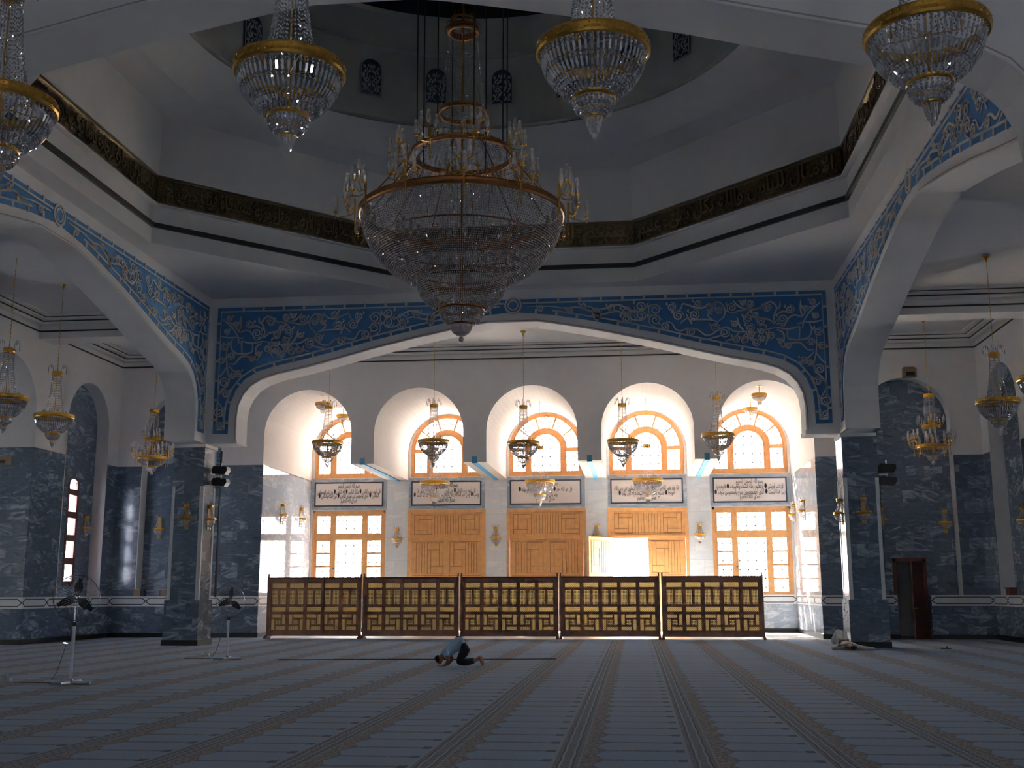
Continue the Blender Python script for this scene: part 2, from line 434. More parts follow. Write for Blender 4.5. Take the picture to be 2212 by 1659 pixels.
# passage behind the doorway
b = MB(); b.box((8.72, YA+0.5, 0), (8.66, YA+3, 2.7), 'plaster'); b.box((9.8, YA+0.5, 0), (9.86, YA+3, 2.7), 'plaster')
b.box((8.66, YA+3, 0), (9.86, YA+3.06, 2.7), 'plaster'); b.box((8.66, YA+0.5, 2.7), (9.86, YA+3.06, 2.76), 'plaster')
st(b.build('wall_passage'))

# side walls: five open arches each, plus a niche near the far corner
SIDE = [CY + 4.13*k for k in (-2, -1, 0, 1, 2)]
for side, X0, s in (('left', WL, -1), ('right', WR, 1)):
    nY = 37.57; X1 = X0+s*0.55
    fn = fx
    lo = [(SIDE[-1]+AH, 0), (YA+0.5, 0), (YA+0.5, 6.2), (nY+NH, 6.2), (nY+NH, 1.45), (nY-NH, 1.45), (nY-NH, 6.2), (SIDE[-1]+AH, 6.2)]
    b = MB(); b.slab(lo, [], fn, X0, X1, 'marble')
    b.box((X1, SIDE[-1]+AH, 0), (X0+s*6.3, SIDE[-1]+AH+0.5, 6.2), 'marble')
    st(b.build('wall_%s_dado' % side))
    b = MB(); b.box((X0, -6, 0), (X1, SIDE[0]-AH, 6.2), 'marble'); b.box((X1, SIDE[0]-AH-0.5, 0), (X0+s*6.3, SIDE[0]-AH, 6.2), 'marble')
    st(b.build('wall_%s_near_dado' % side))
    up = [(-6, 6.2), (SIDE[0]-AH, 6.2)]
    for c in SIDE: up += [(c-AH, ZS)]+arc(c, AH, 8.95-AH, 24)+[(c+AH, ZS)]
    up += [(nY-NH, 6.2)]+arc(nY, NH, 8.95-NH, 24)+[(nY+NH, 6.2), (YA+0.5, 6.2), (YA+0.5, 11.2), (-6, 11.2)]
    b = MB(); b.slab(up, [], fn, X0, X1, 'plaster'); st(b.build('wall_%s' % side))
    # barrel vaulted side aisle beyond
    ol = [(SIDE[0]-AH-.5, ZS)]
    for c in SIDE: ol += [(c-AH, ZS)]+arc(c, AH, 8.95-AH, 20)+[(c+AH, ZS)]
    ol += [(SIDE[-1]+AH+.5, ZS), (SIDE[-1]+AH+.5, 10.8), (SIDE[0]-AH-.5, 10.8)]
    b = MB(); b.slab(ol, [], fn, X1, X0+s*6.3, 'plaster'); st(b.build('wall_%s_vaults' % side))
    FILL_SIDE = (1, 3)  # unseen openings added in the outer walls to let in fill daylight
    hs = [rect(SIDE[k]-0.34, SIDE[k]+0.34, 2.4, 4.2) for k in FILL_SIDE]
    b = MB(); b.slab(rect(SIDE[0]-AH-.5, SIDE[-1]+AH+.5, 0, 10.8), hs, fn, X0+s*6.3, X0+s*6.7, 'plaster'); st(b.build('wall_%s_outer' % side))
    for k in FILL_SIDE:
        portal('daylight_%s' % side, X0+s*6.5, SIDE[k], 3.3, 0.68, 1.8, PI/2 if s > 0 else -PI/2)
    # niche back (with the slit window on the left) and white reveal
    hs = []
    if s < 0: hs = [[(37.20, 1.86), (38.05, 1.86), (38.05, 5.10)]+arc(37.625, 0.425, 5.10, 14, 0, PI)+[(37.20, 5.10)]]
    b = MB(); b.slab(rect(nY-NH-.1, nY+NH+.1, 1.3, 9.2), hs, fn, X0+s*ND, X0+s*(ND+.3), 'marble'); st(b.build('wall_niche_%s' % side))
    b = MB(); a = arch_hole(nY, NH+.01, 1.46, 8.96, 24); a2 = arch_hole(nY, NH-0.015, 1.46, 8.93, 24)
    b.slab(a+a2[::-1], [], fn, X0-s*0.012, X0+s*ND, 'plaster'); st(b.build('trim_niche_%s' % side))
FILL_NEAR = [(-2.5, 0.55), (4.5, 0.55)]  # unseen openings added behind the camera to brighten the hall
b = MB(); b.slab(rect(-26, 19, 0, 11.2), [rect(x-h, x+h, 2.6, 4.8) for x, h in FILL_NEAR], fy, -6.4, -6, 'plaster'); st(b.build('wall_near'))
for x, h in FILL_NEAR: portal('daylight_near', x, -6.2, 3.7, 1.1, 2.2, PI)

# ceilings round the bay, 10.4 m up
CZ = 10.40; XO, XI = XL-0.9, XR+0.9; YI, YO = YB+0.9, CY-HB-0.9
def ceil(n, a, bb): q = MB(); q.box((a[0], a[1], CZ), (bb[0], bb[1], CZ+0.5), 'plaster'); return st(q.build(n))
ceil('ceiling_far', (WL-.3, YI-0.02), (WR+.3, YA+.2)); ceil('ceiling_near', (WL-.3, -6), (WR+.3, YO+0.02))
ceil('ceiling_left', (WL-.3, YO), (XO+.02, YI)); ceil('ceiling_right', (XI-.02, YO), (WR+.3, YI))
tn = [30]
def cornice(x0, x1, y0, y1):
    """stepped plaster cornice with dark lines round a ceiling bay"""
    b = MB()
    def ring(ins, th, z0, z1, m):
        a = rect(x0+ins, x1-ins, y0+ins, y1-ins); c = rect(x0+ins+th, x1-ins-th, y0+ins+th, y1-ins-th)
        b.slab(a, [c], lambda u, v, d: (u, v, d), z0, z1, m)
    ring(-0.02, 0.045, 9.94, 9.985, 'trim_dark'); ring(-0.02, 0.22, 10.15, 10.235, 'plaster')
    ring(0.17, 0.045, 10.235, 10.27, 'trim_dark'); ring(0.0, 0.40, 10.27, 10.34, 'plaster')
    ring(0.37, 0.04, 10.335, 10.36, 'trim_dark'); ring(0.0, 0.62, 10.36, CZ+.01, 'plaster')
    tn[0] += 1; st(b.build('trim_%d' % tn[0]), 'stepped cornice with dark lines round the ceiling')
b = MB()
for x0, x1 in ((WL, XO), (XI, WR)):
    for y0 in (YB, YO): b.box((x0, y0, 9.73), (x1, y0+0.9, CZ), 'plaster')
st(b.build('ceiling_beams'))
cornice(WL, WR, YI, YA-0.03); cornice(WL, WR, -6, YO)
cornice(WL, XO, YO+.9, YB); cornice(XI, WR, YO+.9, YB)

# ---------------------------------------------------------------- the great arches of the bay
HALF = [(8.74, ZS), (8.74, 7.0), (8.69, 7.40), (8.55, 7.72), (8.33, 7.98), (8.0, 8.18), (7.55, 8.33), (6.65, 8.52), (5.75, 8.74), (4.4, 9.09), (3.0, 9.41), (1.9, 9.63), (1.2, 9.76), (0.75, 9.825)]
INTR = [(-t, z) for t, z in HALF]+[(t, z) for t, z in reversed(HALF)]
def offset(path, d):
    out = []
    for i, p in enumerate(path):
        a = path[max(i-1, 0)]; c = path[min(i+1, len(path)-1)]
        dx, dz = c[0]-a[0], c[1]-a[1]; L = math.hypot(dx, dz); out.append((p[0]-dz/L*d, p[1]+dx/L*d))
    return out
AV=[[(-923,702),(-921,724),(-935,746),(-941,763),(-931,785),(-912,804),(-905,826),(-912,851),(-916,880),(-917,913),(-913,947)],[(-909,868),(-894,851),(-877,842),(-865,834)],[(-910,874),(-890,873),(-868,895),(-834,892),(-816,883),(-809,902)],[(-882,960),(-901,989),(-933,1018)],[(-882,960),(-911,958),(-937,963)],[(-879,974),(-875,1000),(-877,1028)],[(-880,977),(-898,1000),(-922,1010)],[(-882,960),(-878,939)],[(-882,957),(-862,954)],[(-877,974),(-855,981),(-837,970),(-825,947)],[(-870,946),(-836,938),(-802,944)],[(-899,955),(-905,933),(-888,907),(-837,908),(-833,936)],[(-870,946),(-867,906)],[(-825,947),(-800,958),(-795,978),(-804,1006),(-788,1024),(-768,1017),(-762,1008),(-736,1002),(-716,990),(-707,970)],[(-762,1009),(-731,1004),(-697,1000),(-671,994),(-651,1002)],[(-731,1004),(-697,1009),(-675,1031)],[(-628,968),(-645,982),(-650,1005),(-633,1027),(-601,1023),(-590,1014),(-567,1011),(-540,1021),(-523,1026),(-517,1012),(-500,1000),(-484,1011)],[(-628,965),(-606,973),(-578,975),(-550,975),(-533,979),(-513,964)],[(-601,1003),(-598,986),(-611,973)],[(-802,944),(-768,938),(-739,931),(-708,933),(-677,935),(-653,949),(-630,942),(-607,928),(-587,927),(-566,943),(-541,948),(-515,942),(-499,947),(-488,966),(-471,972)],[(-779,938),(-775,915),(-766,890)],[(-739,931),(-730,914),(-738,892)],[(-711,930),(-699,913),(-707,900)],[(-691,933),(-674,915),(-648,906)],[(-802,938),(-821,925),(-821,897)],[(-643,926),(-621,920),(-595,913)],[(-706,936),(-692,952),(-685,980)],[(-797,955),(-780,969),(-758,974),(-735,982)],[(-801,998),(-813,1007),(-816,1024)],[(-838,990),(-821,993),(-804,984)],[(-751,954),(-768,952),(-771,943)],[(-939,830),(-925,846),(-915,863)],[(-533,993),(-544,971),(-549,960)]]
AS=[(-932,677,10),(-934,717,13),(-915,776,11),(-922,813,14),(-902,899,10),(-924,928,11),(-933,883,10),(-717,974,12),(-820,970,13),(-843,999,11),(-776,1005,11),(-670,1010,12),(-726,1021,10),(-489,1017,11),(-632,1001,10),(-615,1018,9),(-568,1025,10),(-556,991,13),(-508,989,13),(-756,963,10),(-740,985,8),(-723,945,11),(-756,932,8),(-784,918,11),(-758,912,8),(-738,900,11),(-722,920,8),(-707,908,10),(-680,913,10),(-646,932,13),(-619,948,11),(-546,937,11),(-466,957,12),(-911,1021,8),(-890,1000,8),(-920,977,8),(-877,842,10),(-894,834,8),(-834,886,8),(-812,902,7),(-678,960,8),(-703,1023,7),(-606,998,7)]
def spiral(c, z, r, ph, d, turns=1.6, n=22):
    return [(c+r*(1-0.86*i/n)*math.cos(ph+d*2*PI*turns*i/n), z+r*(1-0.86*i/n)*math.sin(ph+d*2*PI*turns*i/n)) for i in range(n+1)]
def smooth(p, k=5):
    if len(p) < 3: return p
    q = [p[0]]+list(p)+[p[-1]]; out = []
    for i in range(1, len(q)-2):
        for j in range(k):
            t = j/k; a, b_, c, d = q[i-1], q[i], q[i+1], q[i+2]
            out.append(tuple(0.5*(2*b_[m]+(c[m]-a[m])*t+(2*a[m]-5*b_[m]+4*c[m]-d[m])*t*t+(3*b_[m]-a[m]-3*c[m]+d[m])*t**3) for m in (0, 1)))
    return out+[p[-1]]
def ribbon(b, path, w, fn, d0, d1, m, taper=True, closed=False):
    """raised flat band along a 2D path"""
    n = len(path); vs = []
    for i, p in enumerate(path):
        a = path[(i-1) % n] if closed else path[max(i-1, 0)]; c = path[(i+1) % n] if closed else path[min(i+1, n-1)]
        dx, dz = c[0]-a[0], c[1]-a[1]; L = math.hypot(dx, dz) or 1
        k = w*(1 if not taper else (0.45+0.55*math.sin(PI*min(1, max(0, (i+0.6)/(n-0.2))))))
        nx, nz = -dz/L*k, dx/L*k
        vs += [fn(p[0]+nx, p[1]+nz, d0), fn(p[0]+nx, p[1]+nz, d1), fn(p[0]-nx, p[1]-nz, d1), fn(p[0]-nx, p[1]-nz, d0)]
    fs = []
    for i in range(n if closed else n-1):
        j = (i+1) % n
        for q in range(3): fs.append((i*4+q, i*4+q+1, j*4+q+1, j*4+q))
    b.add(vs, fs, m)
PIN = [(9.03, 6.49), (9.03, 7.05), (8.99, 7.45), (8.82, 7.88), (8.55, 8.22), (8.15, 8.46), (7.60, 8.62), (6.7, 8.81), (5.8, 9.02), (4.45, 9.37), (3.05, 9.69), (1.95, 9.91), (1.2, 10.04), (0.0, 10.16)]
POUT = [(0.0, 10.56), (9.52, 10.56), (9.52, 6.49)]
# the vine ornament of one half spandrel: digitised stems and curls, then a running scroll to the crown
VINES = [[(p[0]/100, p[1]/100) for p in v] for v in AV]
CURLS = [(x/100, z/100, r/100) for x, z, r in AS]
def zmid(t):
    for (t0, z0), (t1, z1) in zip(PIN[::-1], PIN[::-1][1:]):
        if t0 <= t <= t1: return z0+(z1-z0)*(t-t0)/(t1-t0)
    return 10.1
lo_ = [(t, zmid(t)+0.20) for t in (4.5, 4.1, 3.7, 3.3, 2.9, 2.5, 2.1, 1.7, 1.3, 0.9, 0.45)]
for row, hgt in ((0, 0.30), (1, 0.72)):
    path = []; t = 4.6; i = 0
    while t > (0.40 if row == 0 else 2.0):
        top = 10.33; bot = zmid(t)+0.22; z = bot+(top-bot)*hgt*(1.0 if row else 0.9)
        if row == 0 and t < 2.0: z = (top+bot)/2
        amp = min(0.13, (top-bot)*0.2)
        path.append((-t, z+amp*math.sin(i*1.25))); i += 1; t -= 0.22
    VINES.append(path)
    for k, (px_, pz) in enumerate(path[1::2]):
        r = min(0.20, max(0.09, (10.4-zmid(-px_))*0.16)); sgn = 1 if k % 2 else -1
        if zmid(-px_)+0.15 < pz+sgn*r*0.9 < 10.36: CURLS.append((px_, pz+sgn*r*0.9, r))
def spandrel(fn, d, s):
    """blue panel and raised ornament on the face at depth d; s = direction towards the viewer"""
    b = MB()
    ol = [(-9.52, 6.49), (-9.52, 10.56), (9.52, 10.56), (9.52, 6.49)]+PIN+[(-t, z) for t, z in PIN[:-1][::-1]]
    b.slab(ol, [], fn, d, d+s*0.012, 'blue')
    r = MB(); d1 = d+s*0.035
    for m in (-1, 1):
        for v in VINES: ribbon(r, smooth([(m*p[0], p[1]) for p in v]), 0.027, fn, d, d1, 'relief')
        for i, (x, z, rr) in enumerate(CURLS):
            dr = 1 if i % 2 else -1
            sp = spiral(x, z, rr*1.30, PI/2*(i % 4), dr, 1.9, 26)
            ribbon(r, [(m*q[0], q[1]) for q in sp], 0.021, fn, d, d1, 'relief')
            if True:      # small leaf beside the curl
                lf = [(x+rr*1.1, z+rr*0.5), (x+rr*1.45, z+rr*0.95), (x+rr*1.2, z+rr*1.35)]
                ribbon(r, [(m*q[0], q[1]) for q in lf], 0.028, fn, d, d1, 'relief')
        # pale inner frame line and short bars that cut the blue border into dashes
        fr = [(9.40, 6.62), (9.40, 10.43), (0.3, 10.43)]
        inn = offset([(t, z) for t, z in PIN], -0.13)
        inn = [p for p in inn if p[0] > 0.25]; inn[0] = (inn[0][0], 6.62)
        ribbon(r, [(m*q[0], q[1]) for q in fr], 0.024, fn, d, d1, 'relief', False)
        ribbon(r, [(m*q[0], q[1]) for q in inn], 0.024, fn, d, d1, 'relief', False)
        ribbon(r, [(m*9.40, 6.62), (m*inn[0][0], 6.62)], 0.024, fn, d, d1, 'relief', False)
        t = 0.75
        while t < 9.3: ribbon(r, [(m*t, 10.58), (m*t, 10.43)], 0.035, fn, d, d1, 'relief', False); t += 0.66
        z = 6.95
        while z < 10.3: ribbon(r, [(m*9.54, z), (m*9.40, z)], 0.035, fn, d, d1, 'relief', False); z += 0.62
        acc = 0.0
        for i in range(len(PIN)-1):
            a, c = PIN[i], PIN[i+1]; L = math.hypot(c[0]-a[0], c[1]-a[1]); nx, nz = -(c[1]-a[1])/L, (c[0]-a[0])/L
            q = 0.35-acc if i == 0 else (0.64-acc)
            while q < L:
                x, z = a[0]+(c[0]-a[0])*q/L, a[1]+(c[1]-a[1])*q/L
                if x > 0.4: ribbon(r, [(m*(x+nx*0.02), z+nz*0.02), (m*(x-nx*0.14), z-nz*0.14)], 0.035, fn, d, d1, 'relief', False)
                q += 0.64
            acc = L-(q-0.64)
    for rr, w in ((0.245, 0.03), (0.15, 0.022)):
        ribbon(r, [(rr*math.cos(2*PI*i/28), 10.37+rr*math.sin(2*PI*i/28)) for i in range(28)], w, fn, d, d1, 'relief', False, True)
    return b, r
def great_arch(side, fn, d_in, s_out):
    """wall of the bay with its polygonal arch; d_in = inner face, s_out = outward direction"""
    o2 = [(-9.74, ZS)]+INTR+[(9.74, ZS), (9.74, ZT+0.25), (-9.74, ZT+0.25)]
    b = MB(); b.slab(o2, [], fn, d_in, d_in+s_out*0.9, 'plaster')
    # raised double moulding along the opening on both faces
    for dd, s in ((d_in, -s_out), (d_in+s_out*0.9, s_out)):
        ribbon(b, offset(INTR, 0.02), 0.018, fn, dd, dd+s*0.035, 'plaster', False)
        ribbon(b, offset(INTR, 0.062), 0.014, fn, dd, dd+s*0.012, 'lilac', False)
        for m in (-1, 1):
            a, c = sorted((m*8.72, m*9.76)); p0 = fn(a, ZS-0.0, dd-s*0.05); p1 = fn(c, ZS+0.11, dd+s*0.02); b.box(p0, p1, 'plaster')
    w = st(b.build('wall_%s_arch' % side))
    if side != 'near':
        p, r = spandrel(fn, d_in, -s_out)
        p = p.build('spandrel_panel', w); p['label'] = 'blue painted spandrel panel'
        r = r.build('vine_relief', w); r['label'] = 'cream raised vine scrollwork'
    return w
great_arch('far', lambda u, v, d: (CX+u, d, v), YB, 1)
great_arch('left', lambda u, v, d: (d, CY+u, v), XL, -1)
great_arch('right', lambda u, v, d: (d, CY+u, v), XR, 1)
great_arch('near', lambda u, v, d: (CX+u, d, v), CY-HB, -1)
# pillars under the corners
def pillar(side, cx, cy, sx, sy):
    """cx, cy = bay corner; the shaft lies outward from it along sx, sy"""
    b = MB(); T = 1.0
    X_ = lambda a: cx+sx*a; Y_ = lambda a: cy+sy*a
    b.box((X_(0), Y_(0), ZS), (X_(0.9), Y_(0.9), ZT), 'plaster')
    b.box((X_(-.04), Y_(-.04), ZS-0.10), (X_(T), Y_(T), ZS), 'plaster')
    b.box((X_(0.0), Y_(0.0), 1.36), (X_(T), Y_(T), ZS-0.1), 'marble')
    b.box((X_(-.05), Y_(-.05), 0.16), (X_(T+.05), Y_(T+.05), 1.36), 'marble')
    b.box((X_(-.08), Y_(-.08), 0), (X_(T+.08), Y_(T+.08), 0.17), 'black_stone')
    # white corner fillets on every face between dado and 4.9 m
    for ax in (0.0, T):
        for ay in (0.0, T):
            dx = -0.012 if ax == 0 else 0.012; dy = -0.012 if ay == 0 else 0.012
            w = 0.10
            x0 = ax+dx; x1 = ax+(w if ax == 0 else -w); y0 = ay+dy; y1 = ay+(w if ay == 0 else -w)
            b.box((X_(x0), Y_(y0), 1.36), (X_(x1), Y_(ay), 4.86), 'white_marble')
            b.box((X_(x0), Y_(y0), 1.36), (X_(ax), Y_(y1), 4.86), 'white_marble')
    return st(b.build('wall_pillar_%s' % side), 'square marble pillar with white corner fillets')
pillar('far_left', XL, YB, -1, 1); pillar('far_right', XR, YB, 1, 1)
pillar('near_left', XL, CY-HB, -1, -1); pillar('near_right', XR, CY-HB, 1, -1)

# ---------------------------------------------------------------- octagon, calligraphy band, drum
def ring_pts(ap, z, blend=0.0, R=None, n=64):
    out = []
    for i in range(n):
        th = 2*PI*(i+0.0)/n + PI/8
        a = (th+PI/8) % (PI/4)-PI/8
        r8 = ap/math.cos(a); r = r8*(1-blend)+(R or ap)*blend
        out.append((CX+r*math.cos(th), CY+r*math.sin(th), z))
    return out
def loft(b, rings, m):
    n = len(rings[0]); vs = [p for r in rings for p in r]; fs = []
    for i in range(len(rings)-1):
        for j in range(n): fs.append((i*n+j, i*n+(j+1) % n, (i+1)*n+(j+1) % n, (i+1)*n+j))
    b.add(vs, fs, m)
b = MB()
sq = rect(XL-0.01, XR+0.01, CY-HB-0.01, YB+0.01); oc = [p[:2] for p in ring_pts(9.18, 0)][::1]
sqr = [(CX+(HB+.005)/max(abs(math.cos(t_)), abs(math.sin(t_)))*math.cos(t_), CY+(HB+.005)/max(abs(math.cos(t_)), abs(math.sin(t_)))*math.sin(t_)) for t_ in [2*PI*i/64+PI/8 for i in range(64)]]
loft(b, [[(x, y, ZT) for x, y in sqr], [(x, y, ZT) for x, y in oc]], 'plaster')
loft(b, [[(x, y, ZT+.3) for x, y in sqr], [(x, y, ZT+.3) for x, y in oc]], 'plaster'); st(b.build('ceiling_corner_soffits'))
b = MB()
loft(b, [ring_pts(9.18, ZT), ring_pts(9.18, 11.31)], 'plaster')
loft(b, [ring_pts(9.18, 11.31), ring_pts(9.10, 11.311), ring_pts(9.10, 11.44), ring_pts(9.18, 11.441)], 'trim_dark')
loft(b, [ring_pts(9.18, 11.441), ring_pts(9.18, 11.93), ring_pts(9.02, 11.935), ring_pts(9.02, 11.965), ring_pts(9.16, 11.966)], 'plaster')
loft(b, [ring_pts(9.14, 11.96), ring_pts(9.14, 12.77)], 'gold_dark')
loft(b, [ring_pts(9.14, 12.77), ring_pts(9.05, 12.775), ring_pts(9.0, 14.45)], 'plaster')
loft(b, [ring_pts(9.0, 14.45), ring_pts(7.9, 14.5, 0.45, 8.1)], 'plaster')
loft(b, [ring_pts(7.9, 14.5, 0.45, 8.1), ring_pts(7.3, 14.8, 0.8, 7.4), ring_pts(6.95, 15.02, 1.0, 6.95)], 'plaster')
st(b.build('octagon_shell'))
b = MB(); b.lathe([(6.95, 15.02), (7.15, 15.03), (7.15, 15.12), (6.92, 15.14), (6.86, 17.2), (6.78, 17.22), (6.78, 17.3), (6.82, 17.34), (6.74, 18.3), (6.5, 18.32)], 'drum', 96, (CX, CY, 0))
st(b.build('drum_shell'))
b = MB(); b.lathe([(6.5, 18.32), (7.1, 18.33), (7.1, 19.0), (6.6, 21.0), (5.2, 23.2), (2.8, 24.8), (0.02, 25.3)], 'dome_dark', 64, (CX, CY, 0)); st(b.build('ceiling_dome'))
# gilt edges of the calligraphy band
b = MB()
for z in (12.0, 12.72): loft(b, [ring_pts(9.14, z-0.035), ring_pts(9.06, z-0.03), ring_pts(9.06, z+0.03), ring_pts(9.14, z+0.035)], 'gold_letter')
st(b.build('trim_20'), 'narrow gilt mouldings edging the calligraphy band')
# blue arched ornaments round the drum
def drum_panel():
    b = MB(); w, h = 0.31, 1.10
    f0 = lambda u, v, d: (u, d, v)
    ol = [(-w, 0), (w, 0), (w, h-w)]+arc(0, w, h-w, 12, 0, PI)[1:-1]+[(-w, h-w)]
    b.slab(ol, [], f0, 0, -0.03, 'blue_dark')
    r = MB(); ribbon(r, ol, 0.012, f0, -0.03, -0.045, 'relief', False, True)
    for m_ in (-1, 1):
        for v in ([(0, 0.05), (0.12, 0.18), (0.02, 0.36), (0.14, 0.55), (0.04, 0.75), (0, 0.95)], [(0.28, 0.05), (0.16, 0.3), (0.26, 0.55), (0.12, 0.8)]):
            ribbon(r, smooth([(m_*p[0], p[1]) for p in v], 3), 0.014, f0, -0.03, -0.045, 'relief')
        for x, z, q in ((0.17, 0.14, .07), (0.14, 0.42, .08), (0.16, 0.68, .07), (0.08, 0.86, .05), (0.07, .28, .05), (.24, .26, .05), (.24, .56, .05), (.05, .52, .04), (.22, .82, .05), (.05, .7, .04)):
            ribbon(r, [(m_*p[0], p[1]) for p in spiral(x, z, q, 0.5, 1, 1.3, 12)], 0.012, f0, -0.03, -0.045, 'relief')
    return b, r
pb, pr = drum_panel(); proto = pb.build('drum_panel'); rr = pr.build('vine_relief', proto)
NP = 22
for k in range(NP):
    th = 2*PI*k/NP + PI/2
    o = proto if k == 0 else copy_tree(proto)
    R_ = 6.84
    o.location = (CX+R_*math.cos(th), CY+R_*math.sin(th), 15.75); o.rotation_euler = (0, 0, th-PI/2)
    tag(o, 'small blue arched ornament panel with pale scrollwork on the drum wall under the dome', 'panel', 'blue arched panels round the drum')

# ================================================================ windows and doors of the vestibule
def lattice(b, hole, x0, x1, z0, z1, y, inside=lambda x, z: True):
    """pierced gypsum: rosettes on a grid joined by bars"""
    nx = max(1, round((x1-x0)/0.34)); nz = max(1, round((z1-z0)/0.34)); dx = (x1-x0)/nx; dz = (z1-z0)/nz
    for i in range(nx):
        for j in range(nz):
            cx, cz = x0+dx*(i+.5), z0+dz*(j+.5); r = min(dx, dz)*0.27
            if not inside(cx, cz): continue
            ribbon(b, [(cx+r*math.cos(k*PI/4+PI/8), cz+r*math.sin(k*PI/4+PI/8)) for k in range(8)], 0.026, fy, y, y+0.02, 'gypsum', False, True)
            for k in range(8):
                a = k*PI/4; e = 1/max(abs(math.cos(a)), abs(math.sin(a)))
                p, q = (cx+r*.93*math.cos(a), cz+r*.93*math.sin(a)), (cx+dx*.5*e*math.cos(a), cz+dz*.5*e*math.sin(a))
                ribbon(b, [p, q], 0.024, fy, y, y+0.02, 'gypsum', False)
    for i in range(nx+1): ribbon(b, [(x0+dx*i, z0), (x0+dx*i, z1)], 0.020, fy, y, y+0.02, 'gypsum', False)
    for j in range(nz+1): ribbon(b, [(x0, z0+dz*j), (x1, z0+dz*j)], 0.020, fy, y, y+0.02, 'gypsum', False)
YW = YF+0.10
for i, c in enumerate(CENT):
    w = st(empty('window_%d' % (i+1), (c, YW, 6.30)), 'arched wooden fanlight window above the inscription plaque')
    z0 = 6.30; zsp = 8.93-1.52; out = arch_hole(c, 1.52, z0, 8.93, 28)
    holes = []
    # side lights, fan lights and the central arched light
    for m_ in (-1, 1):
        a, e = sorted((c+m_*0.86, c+m_*1.36)); holes.append(rect(a, e, z0+0.20, zsp-0.10))
    angs = [(8, 46), (52, 76), (81, 99), (104, 128), (134, 172)]
    angs = [(3, 36), (39, 70), (73.5, 106.5), (110, 141), (144, 177)]
    for a0, a1 in angs:
        A = [math.radians(a0+(a1-a0)*k/6) for k in range(7)]
        holes.append([(c+1.36*math.cos(a), zsp+1.36*math.sin(a)) for a in A]+[(c+0.88*math.cos(a), zsp+0.88*math.sin(a)) for a in A[::-1]])
    holes.append(arch_hole(c, 0.60, z0+0.20, zsp+0.02+0.60, 16))
    b = MB(); b.slab(out, holes, fy, YW-0.05, YW+0.05, 'wood'); f = b.build('window_frame', w); f.matrix_parent_inverse = Matrix.Translation((-c, -YW, -6.30))
    b = MB(); ribbon(b, [(c-0.72, z0+.1)]+arc(c, 0.72, zsp+0.02, 18)+[(c+0.72, z0+.1)], 0.035, fy, YW-0.05, YW-0.085, 'wood', False)
    ribbon(b, [(c-1.47, z0+.05)]+arc(c, 1.47, zsp, 24)+[(c+1.47, z0+.05), (c-1.47, z0+.05)], 0.05, fy, YW-0.05, YW-0.09, 'wood', False)
    f = b.build('window_moulding', w); f.matrix_parent_inverse = Matrix.Translation((-c, -YW, -6.30))
    b = MB(); b.slab(out, [], fy, YW+0.045, YW+0.05, 'pane'); f = b.build('pane', w); f.matrix_parent_inverse = Matrix.Translation((-c, -YW, -6.30))
    b = MB(); lattice(b, None, c-1.5, c+1.5, z0+.1, 8.9, YW+0.14, lambda x, z: z < zsp or math.hypot(x-c, z-zsp) < 1.4)
    f = b.build('lattice', w); f.matrix_parent_inverse = Matrix.Translation((-c, -YW, -6.30))
    portal('daylight_far', c, YW+.3, 7.6, 3.0, 2.6, 0)
for n, i in ((6, 0), (7, 4)):
    c = CENT[i]; w = st(empty('window_%d' % n, (c, YW, 1.34)), 'tall wooden window with a large middle light and small side lights')
    out = rect(c-1.56, c+1.56, 1.34, 4.95); hs = []
    cols = [(-1.36, -0.80), (-0.56, 0.56), (0.80, 1.36)]
    for k, (a, e) in enumerate(cols):
        hs.append(rect(c+a, c+e, 4.00, 4.72))
        if k == 1: hs.append(rect(c+a, c+e, 1.58, 3.72))
        else:
            for q in range(4): hs.append(rect(c+a, c+e, 1.58+q*0.545, 1.58+q*0.545+0.475))
    inv = Matrix.Translation((-c, -YW, -1.34))
    b = MB(); b.slab(out, hs, fy, YW-0.05, YW+0.05, 'wood')
    for a, e in ((-1.56, -1.46), (1.46, 1.56)): b.box((c+a, YW-0.05, 1.34), (c+e, YW-0.09, 4.95), 'wood')
    for a, e in ((1.34, 1.44), (4.85, 4.95)): b.box((c-1.56, YW-0.05, a), (c+1.56, YW-0.09, e), 'wood')
    f = b.build('window_frame', w); f.matrix_parent_inverse = inv
    b = MB(); b.slab(out, [], fy, YW+0.045, YW+0.05, 'pane'); f = b.build('pane', w); f.matrix_parent_inverse = inv
    b = MB(); b.box((c-0.66, YW-0.05, 2.55), (c-0.56, YW-0.10, 2.58), 'black'); f = b.build('window_handle', w); f.matrix_parent_inverse = inv
    b = MB(); lattice(b, None, c-1.5, c+1.5, 1.40, 4.9, YW+0.14); f = b.build('lattice', w); f.matrix_parent_inverse = inv
    portal('daylight_far', c, YW+.3, 3.15, 3.1, 3.6, 0)
# wooden doors
def panel_pattern(b, x0, x1, z0, z1, y, m, flip=False):
    """meander boards: a square spiral panel beside upright slats"""
    W = x1-x0; sx = (lambda u: x1-(u-x0)) if flip else (lambda u: u)
    def g(a, c, e, f): b.box((sx(a), y, c), (sx(e), y-0.012, f), m)
    s = x0+min(W*0.55, (z1-z0))
    t = 0.018; h = z1-z0
    g(x0, z0, s, z0+t); g(x0, z1-t, s, z1); g(x0, z0, x0+t, z1); g(s-t, z0, s, z1)
    g(x0, z0+h*.22, x0+(s-x0)*.75, z0+h*.22+t); g(x0+(s-x0)*.75, z0, x0+(s-x0)*.75+t, z1-h*.24)
    g(x0+(s-x0)*.24, z1-h*.24, s, z1-h*.24+t); g(x0+(s-x0)*.24, z0+h*.22, x0+(s-x0)*.24+t, z1)
    k = 0; u = s+0.10
    while u < x1-0.02: g(u, z0, u+t, z1); u += 0.115
